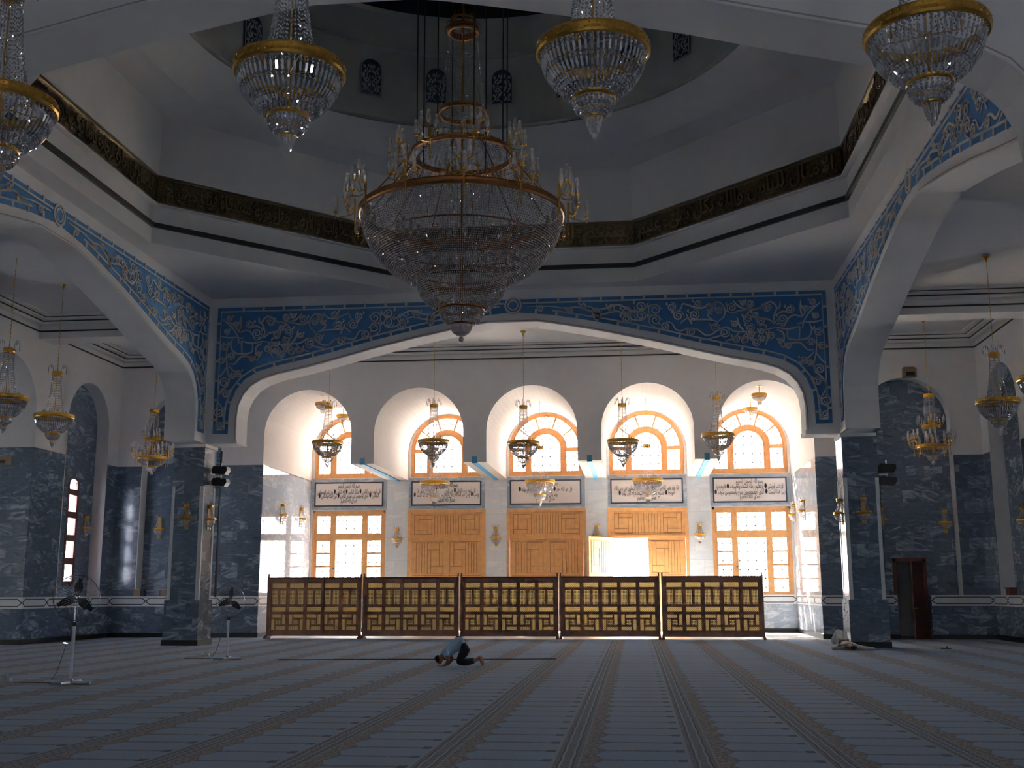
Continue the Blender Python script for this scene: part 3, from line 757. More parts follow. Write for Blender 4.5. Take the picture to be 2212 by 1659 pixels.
def leaf(parent, x0, w, z0, z1, y, flip, open_=None, lab=None):
    """door leaf hinged at its outer edge; local x runs from the hinge"""
    b = MB(); b.box((0, -0.03, 0), (w, 0.03, z1-z0), 'wood')
    q = 'wood_groove'; m_ = 0.14
    for yy, sg in ((-0.03, 1), (0.042, 1)):
        panel_pattern(b, m_, w-m_, (z1-z0)*0.62, z1-z0-0.16, yy, q, True)
        u = m_
        while u < w-m_: b.box((u, yy, 0.95), (u+0.02, yy-0.012, (z1-z0)*0.57), q); u += 0.115
        for zz in ((z1-z0)*0.595, 0.85, (z1-z0)-0.14): b.box((0.08, yy, zz), (w-0.08, yy-0.010, zz+0.015), q)
        panel_pattern(b, m_, w-m_, 0.2, 0.78, yy, q, True)
    o = b.build('door_leaf', parent); return o
for n, i in ((1, 1), (2, 2), (3, 3)):
    c = CENT[i]; o = st(empty('door_%d' % n, (c, YF+0.06, 0)), 'oak double door with a carved transom panel')
    b = MB(); H = 4.95; TZ = 3.78
    for m_ in (-1, 1): b.box((m_*1.63, -0.08, 0), (m_*1.50, 0.12, H), 'wood')
    b.box((-1.50, -0.08, H-0.13), (1.50, 0.12, H), 'wood'); b.box((-0.03, -0.05, 0), (0.03, 0.06, TZ), 'wood') if n != 3 else None
    b.box((-1.50, -0.07, TZ-0.06), (1.50, 0.10, TZ+0.06), 'wood')
    b.build('door_frame', o)
    b = MB(); b.box((-1.50, -0.02, TZ+.06), (1.50, 0.05, H-.13), 'wood')
    for fl, a, e in ((False, -1.36, 0.0), (True, 0.0, 1.36)): panel_pattern(b, a, e, TZ+0.14, H-0.22, -0.02, 'wood_groove', fl)
    b.build('transom_panel', o)
    for m_ in (-1, 1):
        l = leaf(o, 0, 1.50, 0.02, TZ-0.03, 0, m_ > 0)
        if m_ < 0:
            l.location = (-1.495, 0, 0.02)
            if n == 3: l.location = (-1.47, -0.06, 0.02); l.rotation_euler = (0, 0, -math.radians(127))
        else: l.location = (1.495, 0, 0.02); l.scale = (-1, 1, 1)
        hb = MB(); hb.box((1.38, -0.09, 1.05), (1.42, -0.03, 1.30), 'black'); h = hb.build('door_handle', l)
portal('daylight_door', CENT[3]-0.7, YF+.5, 1.9, 1.7, 3.7, 0)
# small door of the niche passage at the right, standing ajar
o = st(empty('door_4', (8.72, YA+0.46, 0)), 'brown wooden door standing ajar in the niche of the back wall')
b = MB(); b.box((-0.02, -0.06, 0), (0.10, 0.12, 2.68), 'wood_red'); b.box((0.98, -0.06, 0), (1.10, 0.12, 2.68), 'wood_red'); b.box((-0.02, -0.06, 2.58), (1.10, 0.12, 2.70), 'wood_red'); b.build('door_frame', o)
b = MB(); b.box((0, -0.025, 0.01), (0.88, 0.025, 2.56), 'wood_red')
l = b.build('door_leaf', o); l.location = (0.99, 0, 0); l.rotation_euler = (0, 0, math.radians(-128))
hb = MB(); hb.box((0.76, -0.07, 1.0), (0.84, 0.07, 1.04), 'gold'); hb.build('door_handle', l)
# slit window in the left niche
w = st(empty('window_8', (WL-0.5, 37.625, 1.86)), 'narrow round-topped stained window with dark red bars in the left niche')
b = MB(); hs = []
for k in range(4): hs.append(rect(37.36, 37.89, 1.98+k*0.80, 1.98+k*0.80+0.58))
hs.append([(37.36, 5.16-.0)]+[(p[0], p[1]) for p in arc(37.625, 0.265, 5.35, 10)]+[(37.89, 5.16)])
b.slab([(37.20, 1.86), (38.05, 1.86), (38.05, 5.22)]+arc(37.625, 0.425, 5.22, 14, 0, PI)+[(37.20, 5.22)], hs, fx, WL-0.44, WL-0.52, 'wood_red')
f = b.build('window_frame', w); f.matrix_parent_inverse = Matrix.Translation((-(WL-.5), -37.625, -1.86))
b = MB(); b.box((WL-0.60, 37.2, 1.86), (WL-0.605, 38.05, 5.6), 'pane'); f = b.build('pane', w); f.matrix_parent_inverse = Matrix.Translation((-(WL-.5), -37.625, -1.86))
b = MB()
for k in range(14):
    for j in range(2): ribbon(b, [(37.36+.132+.265*j+.09*math.cos(q*PI/4), 2.05+k*.27+.09*math.sin(q*PI/4)) for q in range(8)], 0.012, fx, WL-.64, WL-.66, 'gypsum', False, True)
    ribbon(b, [(37.3, 1.92+k*.27), (37.95, 1.92+k*.27)], 0.010, fx, WL-.64, WL-.66, 'gypsum', False)
f = b.build('lattice', w); f.matrix_parent_inverse = Matrix.Translation((-(WL-.5), -37.625, -1.86))
portal('daylight_slit', WL-0.8, 37.625, 3.7, 0.9, 3.9, -PI/2)

# ---------------------------------------------------------------- dado frieze and skirtings
def frieze(name, segs):
    """pale band with interlaced dark lines; segs = (fn, depth, outward sign, u0, u1)"""
    b = MB()
    for fn, d, s, u0, u1 in segs:
        b.slab(rect(u0, u1, 1.10, 1.46), [], fn, d+s*0.018, d, 'white_marble'); n = max(1, round((u1-u0)/1.5)); L = (u1-u0)/n; d0, d1 = d+s*0.018, d+s*0.024
        for i in range(n):
            a, e = u0+L*i, u0+L*(i+1); g = min(0.14, L*.2)
            for p in ([(a, 1.28), (a+g, 1.39), (e-g, 1.39), (e, 1.28)], [(a, 1.28), (a+g, 1.17), (e-g, 1.17), (e, 1.28)]): ribbon(b, p, 0.016, fn, d0, d1, 'trim_dark', False)
    tn[0] += 1
    return st(b.build('trim_%d' % tn[0]), 'pale frieze of interlaced dark lines round the dado')
N0 = CX-NC; N1 = CX+NC
frieze('back', [(fy, YA, -1, WL, VL), (fy, YA, -1, VR, 8.70), (fy, YA, -1, 9.82, WR)])
frieze('sides', [(fx, WL, 1, 33.99, YA), (fx, WR, -1, 33.99, YA), (fx, VL, 1, YA, YF), (fx, VR, -1, YA, YF), (fy, SIDE[-1]+AH, -1, WL-6.2, WL)])
frieze('far', [(fy, YF, -1, VL, CENT[1]-1.63), (fy, YF, -1, CENT[3]+1.63, VR)])
def skirt(side, boxes):
    b = MB()
    for a, c in boxes: b.box((a[0], a[1], 0), (c[0], c[1], 0.16), 'black_stone')
    st(b.build('baseboard_%s' % side))
skirt('back_left', [((WL, YA-.03), (VL+.03, YA))]); skirt('back_right', [((VR-.03, YA-.03), (8.72, YA)), ((9.8, YA-.03), (WR, YA))])
skirt('left', [((WL, 33.98), (WL+.03, YA)), ((WL, -6), (WL+.03, 14.2)), ((WL-6.2, SIDE[-1]+AH-.03), (WL, SIDE[-1]+AH))]); skirt('right', [((WR-.03, 33.98), (WR, YA)), ((WR-.03, -6), (WR, 14.2))])
skirt('vestibule', [((VL, YA), (VL+.03, YF)), ((VR-.03, YA), (VR, YF)), ((VL, YF-.03), (CENT[1]-1.63, YF)), ((CENT[3]+1.63, YF-.03), (VR, YF))])
# blue marble dado under the two tall windows
for i in (0, 4):
    b = MB(); b.box((CENT[i]-1.70, YF-.012, 0.16), (CENT[i]+1.70, YF, 1.10), 'marble_pale'); tn[0] += 1; st(b.build('trim_%d' % tn[0]), 'blue-grey marble dado below the tall window')
# thin dark upright strip beside the left pillar
b = MB(); b.tube([(-13.34, 35.05, 1.45), (-13.34, 35.05, 6.1)], 0.035, 'black_stone', 8); st(b.build('trim_60'), 'dark vertical strip behind the left pillar')

# ---------------------------------------------------------------- Arabic lettering (letters joined by hand)
_F = {'ا': 0xFE8D, 'أ': 0xFE83, 'إ': 0xFE87, 'آ': 0xFE81, 'ب': 0xFE8F, 'ة': 0xFE93, 'ت': 0xFE95, 'ث': 0xFE99, 'ج': 0xFE9D, 'ح': 0xFEA1, 'خ': 0xFEA5,
      'د': 0xFEA9, 'ذ': 0xFEAB, 'ر': 0xFEAD, 'ز': 0xFEAF, 'س': 0xFEB1, 'ش': 0xFEB5, 'ص': 0xFEB9, 'ض': 0xFEBD, 'ط': 0xFEC1, 'ظ': 0xFEC5, 'ع': 0xFEC9,
      'غ': 0xFECD, 'ف': 0xFED1, 'ق': 0xFED5, 'ك': 0xFED9, 'ل': 0xFEDD, 'م': 0xFEE1, 'ن': 0xFEE5, 'ه': 0xFEE9, 'و': 0xFEED, 'ى': 0xFEEF, 'ي': 0xFEF1, 'ؤ': 0xFE85, 'ئ': 0xFE89, 'ء': 0xFE80}
_R = set('اأإآدذرزوىةؤ')
_LA = {'ا': 0xFEFB, 'أ': 0xFEF7, 'إ': 0xFEF9, 'آ': 0xFEF5}
def shape(txt):
    out = []
    for word in txt.split(' '):
        w = ''; i = 0; prev = False
        while i < len(word):
            ch = word[i]
            if ch not in _F: w += ch; prev = False; i += 1; continue
            if ch == 'ل' and i+1 < len(word) and word[i+1] in _LA:
                w += chr(_LA[word[i+1]]+(1 if prev else 0)); prev = False; i += 2; continue
            nxt = i+1 < len(word) and word[i+1] in _F and word[i+1] != 'ء'
            if ch == 'ء': w += chr(0xFE80); prev = False; i += 1; continue
            if ch in _R: w += chr(_F[ch]+(1 if prev else 0)); prev = False
            else:
                w += chr(_F[ch]+(3 if prev and nxt else 1 if prev else 2 if nxt else 0)); prev = nxt
            i += 1
        out.append(w[::-1])
    return ' '.join(out[::-1])
def text_mesh(name, lines, size, pitch, mat_, parent, depth=0.006, width=None, offset=0.004, tall=1.0, ks=None):
    """flat letters as one mesh; local x to the right, local z up"""
    c = bpy.data.curves.new(name, 'FONT'); c.body = '\n'.join(shape(l) for l in lines); c.align_x = 'CENTER'; c.align_y = 'CENTER'
    c.size = size; c.space_line = pitch; c.extrude = depth; c.offset = offset; c.resolution_u = 2
    o = bpy.data.objects.new(name, c); col.objects.link(o)
    dg = bpy.context.evaluated_depsgraph_get(); me = bpy.data.meshes.new_from_object(o.evaluated_get(dg))
    bpy.data.objects.remove(o)
    xs = [v.co.x for v in me.vertices]; W = max(xs)-min(xs); k = (width/W) if width else (ks or 1.0)
    mid = (max(xs)+min(xs))/2; ys = [v.co.y for v in me.vertices]; my = (max(ys)+min(ys))/2
    for v in me.vertices: v.co = Vector(((v.co.x-mid)*k, -v.co.z, (v.co.y-my)*tall))
    me.materials.clear(); me.materials.append(M[mat_]); me.name = name
    q = bpy.data.objects.new(name, me); col.objects.link(q); q.parent = parent
    if ks is not None or width: q['k'] = k
    return q
BIS = 'بسم الله الرحمن الرحيم'; SAD = 'صدق الله العظيم'
PL = [[BIS, 'قل أعوذ برب الناس ● ملك الناس ● إله الناس ● من شر الوسواس', 'الخناس ● الذي يوسوس في صدور الناس ● من الجنة والناس ●', SAD],
      [BIS, 'قل أعوذ برب الفلق ● من شر ما خلق ● ومن شر غاسق إذا', 'وقب ● ومن شر النفاثات في العقد ● ومن شر حاسد إذا حسد ●', SAD],
      [BIS, 'قل هو الله أحد ● الله الصمد ● لم يلد ولم يولد ●', 'ولم يكن له كفوا أحد ●', SAD],
      [BIS, 'إذا جاء نصر الله والفتح ● ورأيت الناس يدخلون في دين الله', 'أفواجا ● فسبح بحمد ربك واستغفره إنه كان توابا ●', SAD],
      [BIS, 'لإيلاف قريش ● إيلافهم رحلة الشتاء والصيف ● فليعبدوا', 'رب هذا البيت ● الذي أطعمهم من جوع وآمنهم من خوف ●', SAD]]
WHERE = ['above the left tall window', 'above the leftmost wooden door', 'above the middle wooden door', 'above the open doorway', 'above the right tall window']
for i, c in enumerate(CENT):
    o = empty('inscription_plaque', (c-0.02, YF-0.03, 5.62))
    tag(o, 'white Arabic inscription plaque with a thin dark border %s' % WHERE[i], 'plaque', 'inscription plaques over the openings')
    b = MB(); b.box((-1.42, 0.0, -0.46), (1.42, -0.02, 0.46), 'plaque'); b.build('slab', o)
    b = MB(); b.slab(rect(-1.47, 1.47, -0.51, 0.51), [rect(-1.415, 1.415, -0.455, 0.455)], fy, 0.0, -0.035, 'plaque_rim'); b.build('border', o)
    KW = {0: 2.70, 1: 2.72, 2: 2.2, 3: 2.62, 4: 2.66}[i]; ks = None
    for j in sorted(range(4), key=lambda j_: -len(PL[i][j_])):
        t = text_mesh('text_line', [PL[i][j]], 0.25, 1, 'ink', o, 0.002, KW if ks is None else None, 0.0015, 1.0, ks); ks = t.get('k', 1.0); del t['k']
        t.location = (0, -0.024, 0.315-0.205*j)
# calligraphy on the octagon band, each face its own run of letters
BAND = {2: BIS, 3: 'الله نور السماوات والأرض مثل نوره كمشكاة فيها مصباح', 4: 'المصباح في زجاجة الزجاجة كأنها كوكب دري يوقد من شجرة', 1: 'الأمثال للناس والله بكل شيء عليم', 0: 'نور على نور يهدي الله لنوره من يشاء ويضرب الله'}
for k, s in BAND.items():
    th = k*PI/4
    o = empty('calligraphy_band', (CX+9.11*math.cos(th), CY+9.11*math.sin(th), 12.36), th-PI/2)
    tag(o, {0: 'dark gilt calligraphy band face along the right side of the octagon', 1: 'dark gilt calligraphy band face on the right diagonal of the octagon', 2: 'dark gilt calligraphy band face behind the great chandelier', 3: 'dark gilt calligraphy band face on the left diagonal of the octagon', 4: 'gleaming gilt calligraphy band face along the left side of the octagon'}[k], 'inscription', 'calligraphy band faces of the octagon')
    hb = MB(); hb.box((-3.72, 0.02, -0.36), (3.72, -0.005, 0.36), 'gold_dark')
    for j in range(90):     # raised ground ornament
        x = random.uniform(-3.6, 3.6); z = random.uniform(-0.28, 0.28)
        ribbon(hb, spiral(x, z, 0.07, random.uniform(0, 6), random.choice((-1, 1)), 1.2, 9), 0.012, fy, -0.005, -0.02, 'gold_letter')
    hb.build('band_ground', o)
    t = text_mesh('lettering', [s], 0.5, 1, 'gold_letter', o, 0.022, 7.0, 0.006, 1.15); del t['k']; t.location = (0, -0.03, 0)

# ================================================================ wooden screens
def make_screen():
    root = empty('wooden_screen', (0, 0, 0)); W = 3.31
    holes = []; fills = []
    x0 = -W/2+0.13; P = (W-0.26+0.13)/5
    for c in range(5):
        a = x0+c*P; e = a+P-0.13; w = e-a
        def H(p, q, r, s, k): holes.append(rect(p, q, r, s)); fills.append((p, q, r, s, k))
        H(a, e, 1.745, 1.905, 1); H(a, e, 0.925, 1.085, 1)
        H(a, a+w*.42, 1.165, 1.66, 0); H(e-w*.42, e, 1.165, 1.66, 0)
        for (p, q, r, s, k) in ((.0, .68, .42, .53, 1), (.77, 1.0, .185, .53, 1), (.0, .23, .0, .36, 1), (.33, .67, .185, .355, 0), (.32, 1.0, .0, .115, 1)):
            if c % 2: p, q = 1-q, 1-p
            H(a+w*p, a+w*q, 0.30+r, 0.30+s, k)
    b = MB(); b.slab(rect(-W/2, W/2, 0.09, 2.08), holes, fy, -0.03, 0.03, 'wood_screen')
    b.box((-W/2, -0.045, 2.06), (W/2, 0.045, 2.11), 'wood_red'); b.box((-W/2, -0.04, 0.09), (W/2, 0.04, 0.13), 'wood_screen')
    for c in range(6):      # raised stiles
        x = -W/2+0.065+c*P if c < 5 else W/2-0.065
        b.box((x-0.028, -0.040, 0.13), (x+0.028, 0.04, 2.06), 'wood_screen')
    b.build('frame', root)
    b = MB()
    for p, q, r, s, k in fills: b.box((p, -0.006, r), (q, 0.006, s), 'fill_dg' if k else 'fill_sq')
    b.build('lattice_filling', root)
    for m_ in (-1, 1):
        x = m_*(W/2+0.015); b = MB(); b.box((x-0.03, -0.045, 0.05), (x+0.03, 0.045, 2.14), 'wood_screen')
        b.lathe([(0.0, 2.14), (0.03, 2.14), (0.022, 2.17), (0.034, 2.20), (0.02, 2.23), (0.0, 2.235)], 'wood_red', 8, (x, 0, 0))
        b.build('post', root)
        b = MB(); b.box((x-0.05, -0.26, 0), (x+0.05, 0.26, 0.06), 'wood_red'); b.box((x-0.04, -0.14, 0.06), (x+0.04, 0.14, 0.11), 'wood_red'); b.build('foot', root)
    tag(root, '', 'screen'); return root
scr = make_screen()
SL = ['carved wooden lattice screen at the left end of the row, below the left tall window', 'carved wooden lattice screen standing below the leftmost wooden door', 'carved wooden lattice screen in the middle of the row, just behind the praying man', 'carved wooden lattice screen standing below the bright open doorway', 'carved wooden lattice screen at the right end of the row, below the right tall window']
for i in range(5):
    place(scr, i > 0, (-13.07+1.73+i*3.455, 39.3-0.02*i, 0), 0, 1.0, SL[i], 'carved wooden screens across the vestibule')

# ================================================================ crystal chandeliers
def bowl_rows(b, prof, n, rows, gem=(0.012, 0.016), stick_w=0.009, mats=('crystal', 'crystal')):
    """dress a profile (r, z) list with rows of beads ('g') and long prisms ('s')"""
    L = [0]
    for p, q in zip(prof, prof[1:]): L.append(L[-1]+math.hypot(q[0]-p[0], q[1]-p[1]))
    def at(s):
        s = max(0, min(L[-1], s))
        for i in range(len(prof)-1):
            if s <= L[i+1]+1e-9:
                t = (s-L[i])/max(1e-9, L[i+1]-L[i]); return (prof[i][0]+(prof[i+1][0]-prof[i][0])*t, prof[i][1]+(prof[i+1][1]-prof[i][1])*t)
        return prof[-1]
    tot = sum(w for _, w in rows); s = 0
    for k, (kind, w) in enumerate(rows):
        l = w/tot*L[-1]; r0, z0 = at(s); r1, z1 = at(s+l); rm, zm = at(s+l/2)
        f = rm/prof[0][0]; m = max(8, n if f > 0.62 else int(n*0.62) if f > 0.40 else int(n*0.42))
        for j in range(m):
            a = 2*PI*j/m
            if kind == 'g': b.gem((rm*math.cos(a), rm*math.sin(a), zm), gem[0], gem[1], mats[0], 4, a)
            else: b.stick((r0*math.cos(a), r0*math.sin(a), z0), (r1*math.cos(a), r1*math.sin(a), z1), stick_w, mats[1], 3)
        s += l
def strands(b, pts, n, step, gem, m='crystal'):
    """hanging bead strands along a profile of (r, z)"""
    for j in range(n):
        a = 2*PI*j/n; c, s_ = math.cos(a), math.sin(a)
        for p, q in zip(pts, pts[1:]):
            L = math.hypot(q[0]-p[0], q[1]-p[1]); k = max(1, int(L/step))
            for i in range(k):
                t = (i+.5)/k; r = p[0]+(q[0]-p[0])*t
                b.gem((r*c, r*s_, p[1]+(q[1]-p[1])*t), gem, gem*1.35, m, 4, a)
def flare(r0, r1, z0, z1, n=8, e=1.8): return [(r1+(r0-r1)*(1-i/n)**e, z0+(z1-z0)*i/n) for i in range(n+1)]
def gold_ring(b, r, z, h, t=0.03, n=40, studs=0, m='gold'):
    b.lathe([(r-t, z-h/2), (r, z-h/2), (r+t*.35, z-h*.3), (r+t*.2, z), (r+t*.35, z+h*.3), (r, z+h/2), (r-t, z+h/2), (r-t, z-h/2)], m, n)
    for row in (-.18, .18):
        for j in range(studs): a = 2*PI*(j+(.5 if row > 0 else 0))/studs; b.gem(((r+t*.3)*math.cos(a), (r+t*.3)*math.sin(a), z+h*row), 0.010, 0.013, m, 4, a)
def make_chandelier(top, name='crystal_chandelier', slim=1.0):
    root = empty(name, (0, 0, 0)); R = 0.53; z1 = 1.2
    b = MB(); b.tube([(0, 0, -0.45), (0, 0, z1+0.12)], 0.012, 'gold', 6)
    k = int((top-z1-0.12)/0.10)
    b.tube([(0, 0, z1+0.1), (0, 0, top-0.1)], 0.006, 'gold', 5)
    for i in range(k): z = z1+0.17+i*0.10; b.gem((0, 0, z), 0.014, 0.045, 'gold', 4, i*PI/4)
    b.build('hanging_chain', root)
    b = MB(); b.lathe([(0.0, top), (0.10, top), (0.09, top-.03), (0.05, top-.07), (0.02, top-.11), (0.035, top-.14), (0.0, top-.17)], 'gold', 16); b.build('ceiling_cup', root)
    b = MB(); gold_ring(b, 0.135, z1+0.02, 0.11, 0.02, 24, 16); b.build('crown_ring', root)
    b = MB()
    for j in range(6):
        a = 2*PI*j/6; c, s_ = math.cos(a), math.sin(a)
        P = [(0.12, z1+.05), (0.14, z1+.20), (0.19, z1+.27), (0.25, z1+.24), (0.27, z1+.15)]
        b.tube([(r*c, r*s_, z) for r, z in P], 0.006, 'crystal', 4); b.stick((0.27*c, 0.27*s_, z1+.15), (0.27*c, 0.27*s_, z1+.03), 0.012, 'crystal', 4)
        b.stick((0.19*c, 0.19*s_, z1+.26), (0.19*c, 0.19*s_, z1+.17), 0.010, 'crystal', 4)
    b.build('crystal_sprays', root)
    b = MB(); strands(b, flare(0.265, 0.125, 0.04, z1-0.03), 30, 0.036, 0.0115); o = b.build('bead_strands', root); o['kind'] = 'stuff'
    b = MB(); gold_ring(b, R, 0, 0.115, 0.035, 48, 48); b.build('main_ring', root)
    prof = [(0.50, -0.05), (0.485, -0.14), (0.44, -0.25), (0.37, -0.34), (0.28, -0.42), (0.19, -0.47)]
    b = MB(); bowl_rows(b, prof, 54, [('g', 1), ('g', 1), ('s', 4), ('g', 1), ('s', 4), ('g', 1), ('g', 1), ('s', 2), ('g', 1), ('g', 1), ('g', 1), ('g', 1)], (0.016, 0.020), 0.0135)
    b.lathe([(r-0.03, z+0.02) for r, z in prof], 'veil', 40); o = b.build('crystal_bowl', root); o['kind'] = 'stuff'
    b = MB()
    for j in range(4):
        a = PI/4+j*PI/2; b.tube([(0.3*math.cos(a), 0.3*math.sin(a), -.02), (0.3*math.cos(a), 0.3*math.sin(a), .10)], 0.012, 'gold', 6); b.gem((0.3*math.cos(a), 0.3*math.sin(a), .15), 0.02, 0.05, 'crystal', 6)
    for j in range(6): a = j*PI/3; b.tube([(0.0, 0.0, -0.02), (0.5*math.cos(a), 0.5*math.sin(a), -0.03)], 0.006, 'gold', 4)
    b.build('lamp_holders', root)
    b = MB(); gold_ring(b, 0.20, -0.475, 0.05, 0.02, 28); b.build('lower_ring', root)
    p2 = [(0.20, -0.50), (0.19, -0.56), (0.15, -0.62), (0.09, -0.66)]
    b = MB(); bowl_rows(b, p2, 26, [('g', 1), ('g', 1), ('g', 1), ('g', 1), ('g', 1), ('g', 1)], (0.013, 0.016)); b.lathe([(r-0.01, z) for r, z in p2], 'crystal_fine', 20); gold_ring(b, 0.085, -0.665, 0.02, 0.012, 16)
    b.build('lower_bowl', root)
    b = MB()
    for rr, n, z0, z2 in ((0.075, 14, -0.67, -0.78), (0.05, 10, -0.72, -0.83), (0.02, 6, -0.76, -0.88)):
        for j in range(n): a = 2*PI*j/n; b.stick((rr*math.cos(a), rr*math.sin(a), z0), (rr*.7*math.cos(a), rr*.7*math.sin(a), z2), 0.010, 'crystal', 3)
    b.build('crystal_drop', root)
    tag(root, '', 'chandelier'); return root
chA = make_chandelier(3.85)
used = [False]
def hang(x, y, z, s, label, group, rz=0.0):
    o = place(chA, used[0], (x, y, z), rz, s, label, group); used[0] = True; return o
G1 = 'large crystal chandeliers hanging near the camera'
hang(-3.42, 10.4, 6.83, 1.05, 'large crystal chandelier to the left of the great chandelier, nearest row', G1)
hang(-0.33, 10.4, 6.87, 1.05, 'large crystal chandelier to the right of the great chandelier, nearest row', G1, .3)
hang(2.87, 10.4, 6.87, 1.08, 'large crystal chandelier in front of the right blue arch, nearest row', G1, .7)
hang(-6.52, 10.4, 6.62, 1.05, 'large crystal chandelier cut by the left edge of the view, nearest row', G1, .9)
G2 = 'crystal chandeliers in a row before the arcade'
for x, z, t in ((-10.45, 6.62, 'before the leftmost vaulted opening'), (-6.78, 6.60, 'before the second vaulted opening from the left'), (-3.72, 6.50, 'before the middle vaulted opening'), (-0.40, 6.50, 'before the fourth vaulted opening from the left'), (2.72, 6.66, 'before the rightmost vaulted opening')):
    hang(x, 37.3, z, 1.0, 'crystal chandelier on a long chain %s' % t, G2, x)
G3 = 'crystal chandeliers of the side aisles'
hang(-16.4, 30, 6.52, 1.02, 'crystal chandelier before the tall marble niche in the left aisle', G3)
hang(-16.3, 27.3, 6.58, 1.05, 'crystal chandelier of the left aisle cut by the left edge of the view', G3)
hang(9.38, 30, 6.42, 1.02, 'crystal chandelier before the white upper wall of the right aisle', G3)
hang(9.55, 27.2, 6.50, 1.05, 'crystal chandelier of the right aisle cut by the right edge of the view', G3)
chV = make_chandelier(3.15)
for k, (x, t) in enumerate(((CENT[1], 'before the plaque over the leftmost wooden door'), (CENT[2], 'before the plaque over the middle wooden door'), (CENT[3], 'before the plaque over the open doorway'))):
    place(chV, k > 0, (x, 43.3, 5.78), k, 1.08, 'bright crystal chandelier inside the vestibule %s' % t, 'crystal chandeliers inside the vestibule')
# hurricane candle arm used on the tiered chandeliers
def candle_arm(root, big=True):
    """arm reaching out along +x with a spray of glass-shaded candles"""
    b = MB(); n = 5 if big else 3
    b.tube([(0.04, 0, -0.30), (0.05, 0, 0.30)], [0.012, 0.022], 'gold', 6); b.gem((0.04, 0, -0.34), 0.02, 0.07, 'gold', 6)
    sp = [(-0.5, .18, .30), (0.5, .18, .30), (-1.1, .26, .16), (1.1, .26, .16), (0, .34, .02)][:n]
    tips = []
    for a, r, z in sp:
        x, y = 0.08+r*math.cos(a), r*math.sin(a)*1.1; tips.append((x, y, z))
        b.tube([(0.05, 0, 0.0+z*.4), (0.05+x*.45, y*.5, z*.4-.06), (x*.9+.02, y*.95, z-.10), (x, y, z-.02)], 0.009, 'gold', 5)
        b.lathe([(0.0, z-.03), (0.035, z-.02), (0.045, z+.02), (0.02, z+.03), (0.0, z+.03)], 'gold', 8, (x, y, 0))
    o = b.build('candle_arm', root)
    g = MB()
    for x, y, z in tips:
        g.lathe([(0.025, z+.03), (0.050, z+.10), (0.048, z+.20), (0.032, z+.27), (0.040, z+.33)], 'crystal_fine', 8, (x, y, 0)); g.lathe([(0.012, z+.03), (0.012, z+.14), (0.0, z+.15)], 'crystal', 6, (x, y, 0))
        g.stick((x, y, z-.04), (x, y, z-.14), 0.012, 'crystal', 4)
    q = g.build('glass_shades', o); return o
def arms(root, n, r, z, s, big, ph=0.0):
    first = candle_arm(root, big)
    for k in range(n):
        o = first if k == 0 else copy_tree(first, root)
        a = 2*PI*k/n+ph; o.location = (r*math.cos(a), r*math.sin(a), z); o.rotation_euler = (0, 0, a); o.scale = (s, s, s)
# two-tier chandelier with candle arms
def tiered():
    root = empty('tiered_chandelier', (0, 0, 0))
    b = MB(); b.tube([(0, 0, -0.5), (0, 0, 1.7)], 0.012, 'gold', 6); b.tube([(0, 0, 1.7), (0, 0, 4.1)], 0.006, 'gold', 5)
    for i in range(23): b.gem((0, 0, 1.8+i*.1), 0.014, 0.045, 'gold', 4, i*PI/4)
    b.build('hanging_chain', root)
    b = MB(); b.lathe([(0.0, 4.22), (0.11, 4.22), (0.09, 4.18), (0.05, 4.14), (0.02, 4.10)], 'gold', 16); b.build('ceiling_cup', root)
    b = MB(); gold_ring(b, 0.16, 1.66, 0.12, 0.02, 24, 16); b.build('crown_ring', root)
    b = MB(); strands(b, flare(0.19, 0.15, 0.70, 1.60, 6, 1.2), 24, 0.04, 0.011); strands(b, flare(0.23, 0.20, 0.08, 0.62, 4, 1.2), 24, 0.04, 0.011); o = b.build('bead_strands', root); o['kind'] = 'stuff'
    b = MB(); gold_ring(b, 0.27, 0.66, 0.09, 0.03, 32, 20); b.build('upper_ring', root)
    b = MB(); gold_ring(b, 0.50, 0.0, 0.10, 0.035, 44, 36); b.build('main_ring', root)
    prof = [(0.48, -.04), (0.45, -.12), (0.38, -.2), (0.28, -.26), (0.19, -.29)]
    b = MB(); bowl_rows(b, prof, 44, [('g', 1), ('s', 3), ('g', 1), ('s', 3), ('g', 1), ('g', 1)], (0.014, 0.018), 0.011); b.lathe([(r-.03, z+.02) for r, z in prof], 'veil', 36); o = b.build('crystal_bowl', root); o['kind'] = 'stuff'
    b = MB(); gold_ring(b, 0.19, -0.30, 0.04, 0.02, 24); p2 = [(0.18, -.33), (0.15, -.40), (0.09, -.46)]; bowl_rows(b, p2, 20, [('g', 1)]*4); b.lathe([(r-.01, z) for r, z in p2], 'crystal_fine', 18); b.build('lower_bowl', root)
    b = MB(); b.lathe([(0.0, -.46), (0.05, -.49), (0.062, -.53), (0.05, -.57), (0.0, -.60)], 'crystal', 10); b.build('crystal_drop', root)
    arms(root, 8, 0.52, 0.02, 0.8, False, 0.2); arms(root, 5, 0.28, 0.66, 0.55, False, 0.5)
    tag(root, '', 'chandelier'); return root
t2 = tiered()
place(t2, False, (-16.7, 37.3, 6.18), 0, 1.0, 'two-tier brass chandelier with candle arms behind the left pillar', 'two-tier chandeliers of the corner bays')
place(t2, True, (9.52, 37.3, 6.17), .4, 1.0, 'two-tier brass chandelier with candle arms right of the right pillar', 'two-tier chandeliers of the corner bays')

